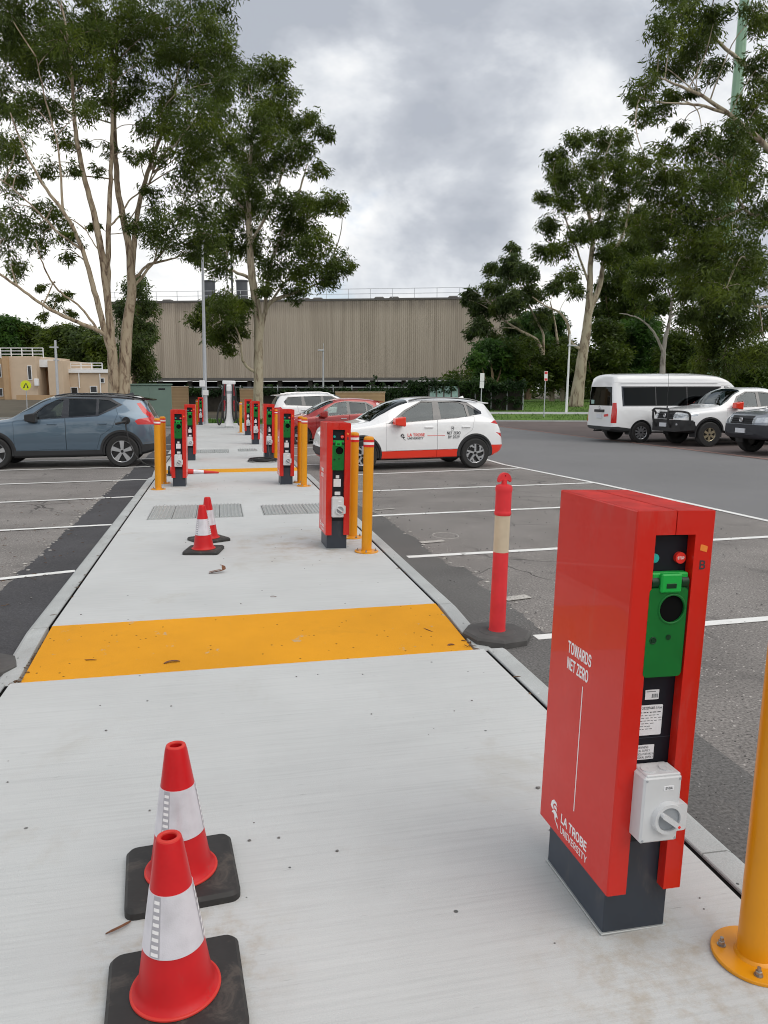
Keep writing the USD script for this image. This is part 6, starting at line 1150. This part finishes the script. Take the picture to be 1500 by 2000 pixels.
# second gum, clean pale trunk
tree('gum_tree', 'gum tree with smooth pale trunk and rounded dark crown before the ribbed hall', 44, (503, 798), [
    ([(503, 798), (505, 740), (505, 690), (505, 640), (500, 590), (492, 540), (488, 480), (485, 400), (490, 300), (500, 200)], [.30, .27, .26, .25, .22, .19, .15, .12, .08, .04], .5),
    ([(507, 690), (512, 640), (520, 602), (535, 586), (570, 574), (602, 562), (640, 545)], [.15, .14, .13, .11, .08, .06, .03], 1.0), ([(503, 724), (482, 716), (473, 700), (470, 670), (455, 630)], [.09, .08, .06, .05, .03], -1.2), ([(494, 550), (470, 535), (448, 528), (412, 520), (380, 508)], [.10, .08, .065, .05, .03], -1.5),
    ([(518, 606), (524, 540), (545, 470), (575, 400), (600, 320)], [.11, .10, .08, .06, .03], 1.5), ([(488, 480), (530, 400), (560, 300), (570, 220)], [.09, .07, .05, .03], .8), ([(545, 470), (600, 430), (645, 400)], [.06, .045, .03], 1.0), ([(530, 590), (580, 530), (640, 500), (680, 510)], [.07, .05, .035, .02], .6), ([(486, 420), (455, 380), (440, 330)], [.07, .05, .03], -.6)],
    [(516, 138, 30), (548, 132, 22), (484, 160, 32), (556, 178, 28), (524, 200, 36), (602, 232, 25), (630, 252, 20), (566, 248, 32), (505, 240, 40), (470, 292, 40), (622, 330, 20), (560, 310, 32), (510, 322, 44), (590, 288, 22), (640, 388, 26), (664, 398, 20), (602, 398, 34), (550, 398, 42), (492, 398, 44), (450, 420, 40), (432, 470, 36), (562, 462, 42), (618, 482, 36), (656, 508, 30), (600, 528, 40), (540, 530, 42), (492, 480, 42), (640, 548, 22), (576, 568, 22), (430, 518, 26), (402, 500, 22), (380, 504, 16), (402, 460, 36), (520, 560, 20), (680, 520, 14), (590, 440, 36), (530, 270, 36), (480, 350, 40), (545, 222, 30), (640, 270, 12),
     (430, 602, 34), (392, 618, 26), (462, 612, 28), (420, 650, 28), (452, 674, 20), (398, 590, 20), (472, 642, 18), (482, 592, 16), (440, 575, 22), (445, 640, 30)],
    31, 'gum_leaf', 'pale_bark', .225, 46, 1.45, .45, True, .45, wid=.26)
tree('gum_tree', 'bushy grey green tree growing behind the mottled trunk of the left gum', 62, (262, 775), [([(262, 775), (264, 700), (268, 620), (270, 570)], [.22, .18, .12, .06], 0)],
    [(265, 562, 26), (282, 598, 26), (258, 638, 32), (290, 640, 18), (270, 700, 30), (282, 730, 26), (246, 600, 24), (250, 690, 26), (275, 665, 24), (300, 660, 8), (265, 545, 16)], 41, 'grey_leaf', 'brown_bark', .32, 26, 2.0, .35, True, .5, wid=.26)
for k, (cx, cl_, lm, d, lab) in enumerate(((18, [(20, 640, 26), (0, 630, 22), (8, 672, 28), (30, 680, 22), (-20, 660, 30)], 'bright_leaf', 104, 'bright green tree at the far left edge behind the brick building'), (66, [(60, 650, 22), (48, 645, 18), (70, 675, 26), (52, 690, 26), (80, 655, 14), (35, 700, 20)], 'dark_leaf', 106, 'dark rounded tree behind the roof railing, second from the left edge'),
        (112, [(100, 660, 24), (122, 650, 22), (110, 688, 28), (92, 690, 20), (132, 684, 24), (112, 715, 24)], 'gum_leaf', 100, 'olive tree behind the grey pole with cross arms'), (158, [(150, 655, 24), (170, 660, 26), (160, 690, 28), (142, 705, 22), (176, 706, 24), (164, 728, 20)], 'grey_leaf', 98, 'grey green tree left of the mottled gum trunk, above the long wall'), (196, [(190, 675, 22), (204, 690, 24), (192, 712, 24), (208, 730, 20), (184, 735, 16)], 'gum_leaf', 95, 'olive tree directly behind the mottled gum trunks'))):
    tree('background_tree', lab, d, (cx, 775), [([(cx, 775), (cx + 2, 710), (cx, 660)], [.25, .2, .08], 0), ([(cx + 1, 730), (cx + 12, 690), (cx + 16, 660)], [.12, .1, .05], 1)], cl_, 50 + 3 * k, lm, 'grey_bark', .50, 30, 1.5, .4, False, .8, None, .6, .34)
# right side
tree('gum_tree', 'leaning gum tree with forked cream trunk left of the white minibus', 56, (1124, 797), [
    ([(1124, 797), (1131, 745), (1138, 693), (1145, 650), (1151, 585), (1153, 520), (1158, 472), (1149, 412), (1135, 370), (1120, 320)], [.55, .42, .36, .31, .24, .19, .16, .12, .08, .04], .5),
    ([(1148, 620), (1155, 600), (1171, 559), (1181, 507), (1205, 481), (1225, 430), (1230, 350)], [.22, .20, .17, .13, .10, .07, .03], 1.5), ([(1136, 682), (1124, 676), (1114, 667), (1110, 637), (1093, 611), (1067, 598), (1040, 580)], [.12, .11, .10, .09, .07, .05, .03], -1.5), ([(1152, 560), (1120, 470), (1095, 400), (1080, 340)], [.09, .07, .05, .03], -1.0), ([(1158, 472), (1175, 400), (1180, 320), (1195, 270)], [.11, .08, .06, .03], .5), ([(1180, 520), (1215, 500), (1240, 480)], [.06, .04, .03], 1)],
    [(1130, 272, 24), (1178, 272, 24), (1216, 268, 20), (1086, 310, 24), (1110, 338, 32), (1160, 322, 32), (1208, 320, 32), (1062, 385, 18), (1100, 390, 26), (1150, 378, 30), (1196, 388, 32), (1236, 352, 30), (1076, 440, 24), (1062, 488, 20), (1090, 488, 24), (1110, 536, 22), (1138, 450, 32), (1188, 440, 32), (1228, 430, 34), (1258, 420, 32), (1238, 480, 28), (1126, 566, 18), (1200, 500, 22), (1216, 540, 18), (1085, 560, 14), (1090, 350, 20), (1180, 490, 18)],
    71, 'gum_leaf', 'pale_bark', .29, 40, 1.55, .5, True, .5, wid=.24)
tree('gum_tree', 'smaller spreading gum with dead pale branches beside the end of the ribbed hall', 66, (1078, 790), [
    ([(1078, 790), (1072, 745), (1062, 700), (1050, 667), (1020, 648), (993, 632), (970, 615)], [.26, .22, .18, .16, .13, .09, .05], -1), ([(1060, 695), (1062, 660), (1050, 630), (1030, 590), (1010, 540)], [.12, .1, .08, .06, .03], .5), ([(1098, 790), (1098, 740), (1092, 690), (1085, 640), (1075, 590)], [.2, .17, .13, .09, .04], .8), ([(1010, 645), (985, 640), (960, 650)], [.06, .04, .02], -.5), ([(1040, 600), (1000, 560), (990, 500)], [.05, .04, .02], .3)],
    [(1002, 482, 14), (998, 508, 18), (1000, 530, 24), (962, 522, 16), (1028, 530, 22), (970, 558, 24), (922, 570, 15), (908, 584, 10), (940, 602, 22), (1000, 588, 28), (1040, 570, 24), (940, 636, 20), (1058, 618, 22), (1000, 638, 20), (1082, 560, 16), (930, 592, 14), (975, 600, 22), (920, 650, 12), (965, 655, 14)],
    81, 'grey_leaf', 'pale_bark', .37, 32, 1.7, .45, True, .5, wid=.25)
tree('gum_tree', 'twisted pale limbed tree rising behind the white minibus', 50, (1292, 770), [
    ([(1292, 775), (1294, 720), (1298, 670), (1308, 625), (1312, 590), (1320, 560), (1345, 540)], [.24, .21, .17, .13, .10, .07, .03], .5), ([(1297, 690), (1280, 655), (1262, 632), (1238, 618), (1210, 612)], [.10, .08, .06, .04, .02], -.8), ([(1308, 625), (1330, 600), (1345, 585), (1380, 580)], [.07, .05, .04, .02], .8), ([(1306, 640), (1325, 645), (1350, 620)], [.05, .035, .02], .6), ([(1312, 590), (1295, 550), (1270, 530)], [.06, .04, .02], -.4)],
    [(1272, 560, 24), (1330, 540, 28), (1240, 560, 24), (1300, 518, 30), (1340, 575, 16), (1380, 570, 26), (1260, 600, 18), (1350, 510, 26), (1360, 620, 18), (1262, 520, 22)], 91, 'gum_leaf', 'grey_bark', .31, 30, 1.6, .4, True, .45)
tree('gum_tree', 'large gum tree overhanging from the right edge above the parked trucks', 29, (1640, 790), [
    ([(1640, 800), (1630, 700), (1610, 560), (1590, 400), (1575, 250), (1560, 100), (1540, -60)], [.45, .40, .34, .28, .2, .14, .08], 0), ([(1590, 400), (1510, 300), (1427, 225), (1361, 182), (1283, 152)], [.14, .11, .08, .055, .025], -2.0), ([(1427, 225), (1360, 205), (1290, 200), (1250, 190)], [.06, .045, .03, .02], -1.5), ([(1575, 250), (1480, 150), (1400, 80), (1340, 30)], [.12, .09, .06, .03], 1.0),
    ([(1610, 560), (1520, 440), (1455, 410), (1435, 370), (1425, 330)], [.13, .10, .075, .05, .03], -1.0), ([(1612, 580), (1540, 590), (1480, 600), (1460, 560), (1455, 530)], [.10, .08, .06, .04, .02], -1.5), ([(1615, 600), (1500, 640), (1420, 660), (1370, 640)], [.09, .07, .05, .02], 1.0), ([(1455, 410), (1380, 430), (1310, 410), (1270, 390)], [.06, .05, .04, .02], .5), ([(1540, 590), (1440, 530), (1380, 510), (1320, 500)], [.07, .05, .04, .02], 1.5)],
    [(1330, 30, 40), (1385, 50, 40), (1296, 62, 30), (1475, 30, 30), (1400, 20, 26), (1290, 128, 28), (1262, 168, 26), (1240, 190, 20), (1330, 118, 32), (1290, 218, 22), (1255, 228, 20), (1392, 128, 30), (1490, 120, 36), (1330, 248, 20), (1370, 262, 24), (1300, 288, 24), (1345, 290, 22), (1440, 262, 38), (1490, 250, 36), (1400, 300, 38), (1350, 340, 28), (1312, 350, 24), (1262, 308, 22), (1272, 360, 28), (1288, 402, 24), (1250, 440, 26), (1280, 478, 24), (1332, 420, 32), (1388, 378, 42), (1450, 345, 48), (1480, 418, 46), (1430, 458, 44), (1378, 470, 38), (1330, 500, 32), (1470, 528, 46), (1420, 560, 44), (1480, 618, 46), (1430, 640, 40), (1372, 600, 32), (1392, 676, 28), (1458, 694, 36), (1340, 570, 24), (1340, -40, 50), (1400, -70, 40), (1500, 40, 30), (1500, 180, 30), (1345, 175, 18), (1400, 420, 34), (1460, 300, 40), (1490, 680, 34), (1440, 600, 36), (1310, 440, 24), (1380, 540, 28), (1360, 90, 30), (1310, 180, 22), (1465, 205, 32), (1300, 330, 24), (1330, 385, 28), (1352, 430, 32), (1296, 440, 24), (1340, 470, 28), (1400, 520, 36), (1350, 545, 30), (1400, 580, 36), (1450, 520, 40), (1412, 360, 38), (1402, 622, 36), (1396, 652, 34), (1412, 700, 34), (1370, 640, 30), (1345, 610, 26), (1385, 480, 30), (1395, 735, 26), (1375, 700, 24)],
    101, 'gum_leaf', 'pale_bark', .20, 50, 1.6, .5, True, .40, dd=-1.0)
tree('gum_tree', 'dark gum filling the gap behind the forked trunk of the leaning gum', 74, (1215, 780), [([(1215, 780), (1212, 700), (1216, 620), (1210, 540), (1200, 470)], [.36, .3, .24, .16, .06], .5), ([(1214, 660), (1240, 600), (1262, 540)], [.16, .12, .05], .6), ([(1213, 680), (1190, 620), (1182, 560)], [.14, .1, .04], -.6)],
    [(1185, 560, 28), (1215, 530, 30), (1240, 570, 30), (1205, 600, 32), (1180, 610, 26), (1250, 610, 30), (1222, 640, 30), (1175, 650, 22), (1265, 520, 26), (1200, 490, 24), (1240, 500, 28), (1270, 640, 26), (1290, 590, 24), (1270, 460, 26)], 211, 'dark_leaf', 'brown_bark', .40, 32, 1.6, .4, True, .6, wid=.26)
tree('gum_tree', 'mid green gum behind the parking sign, right of the ribbed hall', 78, (1030, 780), [([(1030, 780), (1034, 710), (1030, 640), (1026, 600)], [.34, .28, .18, .06], .5), ([(1033, 700), (1058, 655), (1070, 620)], [.14, .1, .04], .6)],
    [(1010, 640, 26), (1040, 625, 26), (1065, 640, 26), (1030, 660, 28), (1000, 670, 24), (1060, 670, 26), (1085, 660, 24), (1090, 625, 20), (960, 675, 20), (1100, 690, 22)], 221, 'bright_leaf', 'brown_bark', .42, 32, 1.6, .4, True, .6, wid=.28)
# dense bushes under the gums
for k, (cx, cl_, lm, d, lab) in enumerate(((960, [(932, 700, 18), (950, 680, 22), (975, 690, 26), (945, 725, 18), (985, 720, 24)], 'bright_leaf', 61, 'green bush at the right end of the ribbed hall above the ivy fence'), (1015, [(1005, 690, 26), (1030, 705, 28), (1015, 730, 24), (1045, 735, 22), (1030, 675, 20)], 'dark_leaf', 63, 'dark bush just left of the parking sign'), (1078, [(1065, 690, 26), (1090, 705, 30), (1075, 735, 26), (1105, 740, 24), (1100, 680, 24), (1125, 720, 20)], 'dark_leaf', 66, 'dark bush between the parking sign and the leaning gum'),
        (1170, [(1165, 700, 30), (1190, 720, 30), (1170, 745, 26), (1200, 690, 28), (1150, 725, 22), (1195, 655, 26), (1175, 640, 22)], 'dark_leaf', 64, 'dark bush between the leaning gum and the rear of the minibus'), (1240, [(1235, 690, 30), (1262, 715, 30), (1240, 740, 28), (1270, 675, 28), (1225, 650, 26), (1255, 640, 26)], 'bright_leaf', 66, 'deep green bush above the minibus roof, left of the twisted tree'), (1318, [(1310, 700, 30), (1340, 715, 30), (1325, 740, 26), (1350, 680, 28), (1320, 660, 24)], 'dark_leaf', 60, 'dark bush right of the twisted tree above the minibus front'), (1400, [(1385, 715, 30), (1420, 725, 30), (1450, 735, 28), (1405, 750, 26), (1480, 730, 30), (1440, 700, 26)], 'dark_leaf', 55, 'dark bush behind the two parked trucks'))):
    tree('bush', lab, d, (cx, 790), [([(cx, 792), (cx + 2, 750), (cx, 710)], [.18, .14, .06], 0), ([(cx + 1, 765), (cx + 16, 730), (cx + 22, 700)], [.09, .07, .03], .8), ([(cx - 1, 770), (cx - 14, 735), (cx - 20, 705)], [.09, .07, .03], -.8)], [(a_, b_, c_ * 1.1) for a_, b_, c_ in cl_], 130 + 3 * k, lm, 'brown_bark', .34, 30, 1.9, .4, False, .55, None, .5, .30)
r = np.random.default_rng(77); tp = []
for k in range(150):
    px = r.uniform(890, 1640); q_ = atd(px, 762, r.uniform(76, 92)); q_[2] = r.uniform(.8, 5.5 if px > 1010 else 3.5); tp.append(q_)
g = part(None, 'far_thicket', foliage(np.repeat(np.array(tp), 5, 0) + r.normal(0, .8, (750, 3)), 34, np.full(750, 1.0), .55, 78, .5, .36), 'dark_leaf'); tagp(g, 'dark thicket closing the view behind the bushes on the right', 'thicket', None, 'stuff')
# the belt of trees on the near side of the car park, behind the photographer
r = np.random.default_rng(91); tp = []
for k in range(330):
    a_ = r.uniform(math.radians(150), math.radians(395)); d_ = r.uniform(38, 52); x_, y_ = d_ * math.cos(a_) * 1.25, d_ * math.sin(a_)
    if y_ < -18: tp.append((x_, y_, r.uniform(.5, 11) * (.6 + .4 * math.sin(a_ * 7))))
g = part(None, 'tree_belt', foliage(np.repeat(np.array(tp), 4, 0) + r.normal(0, 1.3, (len(tp) * 4, 3)), 24, np.full(len(tp) * 4, 1.6), .9, 92, .5, .4), 'dark_leaf'); tagp(g, 'belt of dark trees on the far side of the car park behind the camera', 'trees', None, 'stuff')
# ivy along the fences
def ivy(label, pxs, d, pt, n, seed, th=.35):
    r = np.random.default_rng(seed); q_ = np.array([atd(r.uniform(*pxs), pt, d - .05) for _ in range(n)]); q_[:, 2] += r.normal(-.12, th * .6, n); q_[:, 1] += r.normal(0, .12, n)
    g = part(None, 'ivy', foliage(q_, 20, np.full(n, .22), .16, seed + 1, .7, .5), 'ivy_leaf'); tagp(g, label, 'ivy', None, 'stuff')
ivy('dry dark creeper along the top of the screened fence', (326, 836), 53.0, 760, 420, 201, .22); ivy('thick green ivy spilling over the fence right of the white hatchback', (800, 1024), 52.2, 748, 420, 203, .30); ivy('dark ivy hanging down the mesh of the right hand fence', (700, 1020), 52.3, 772, 300, 205, .8)
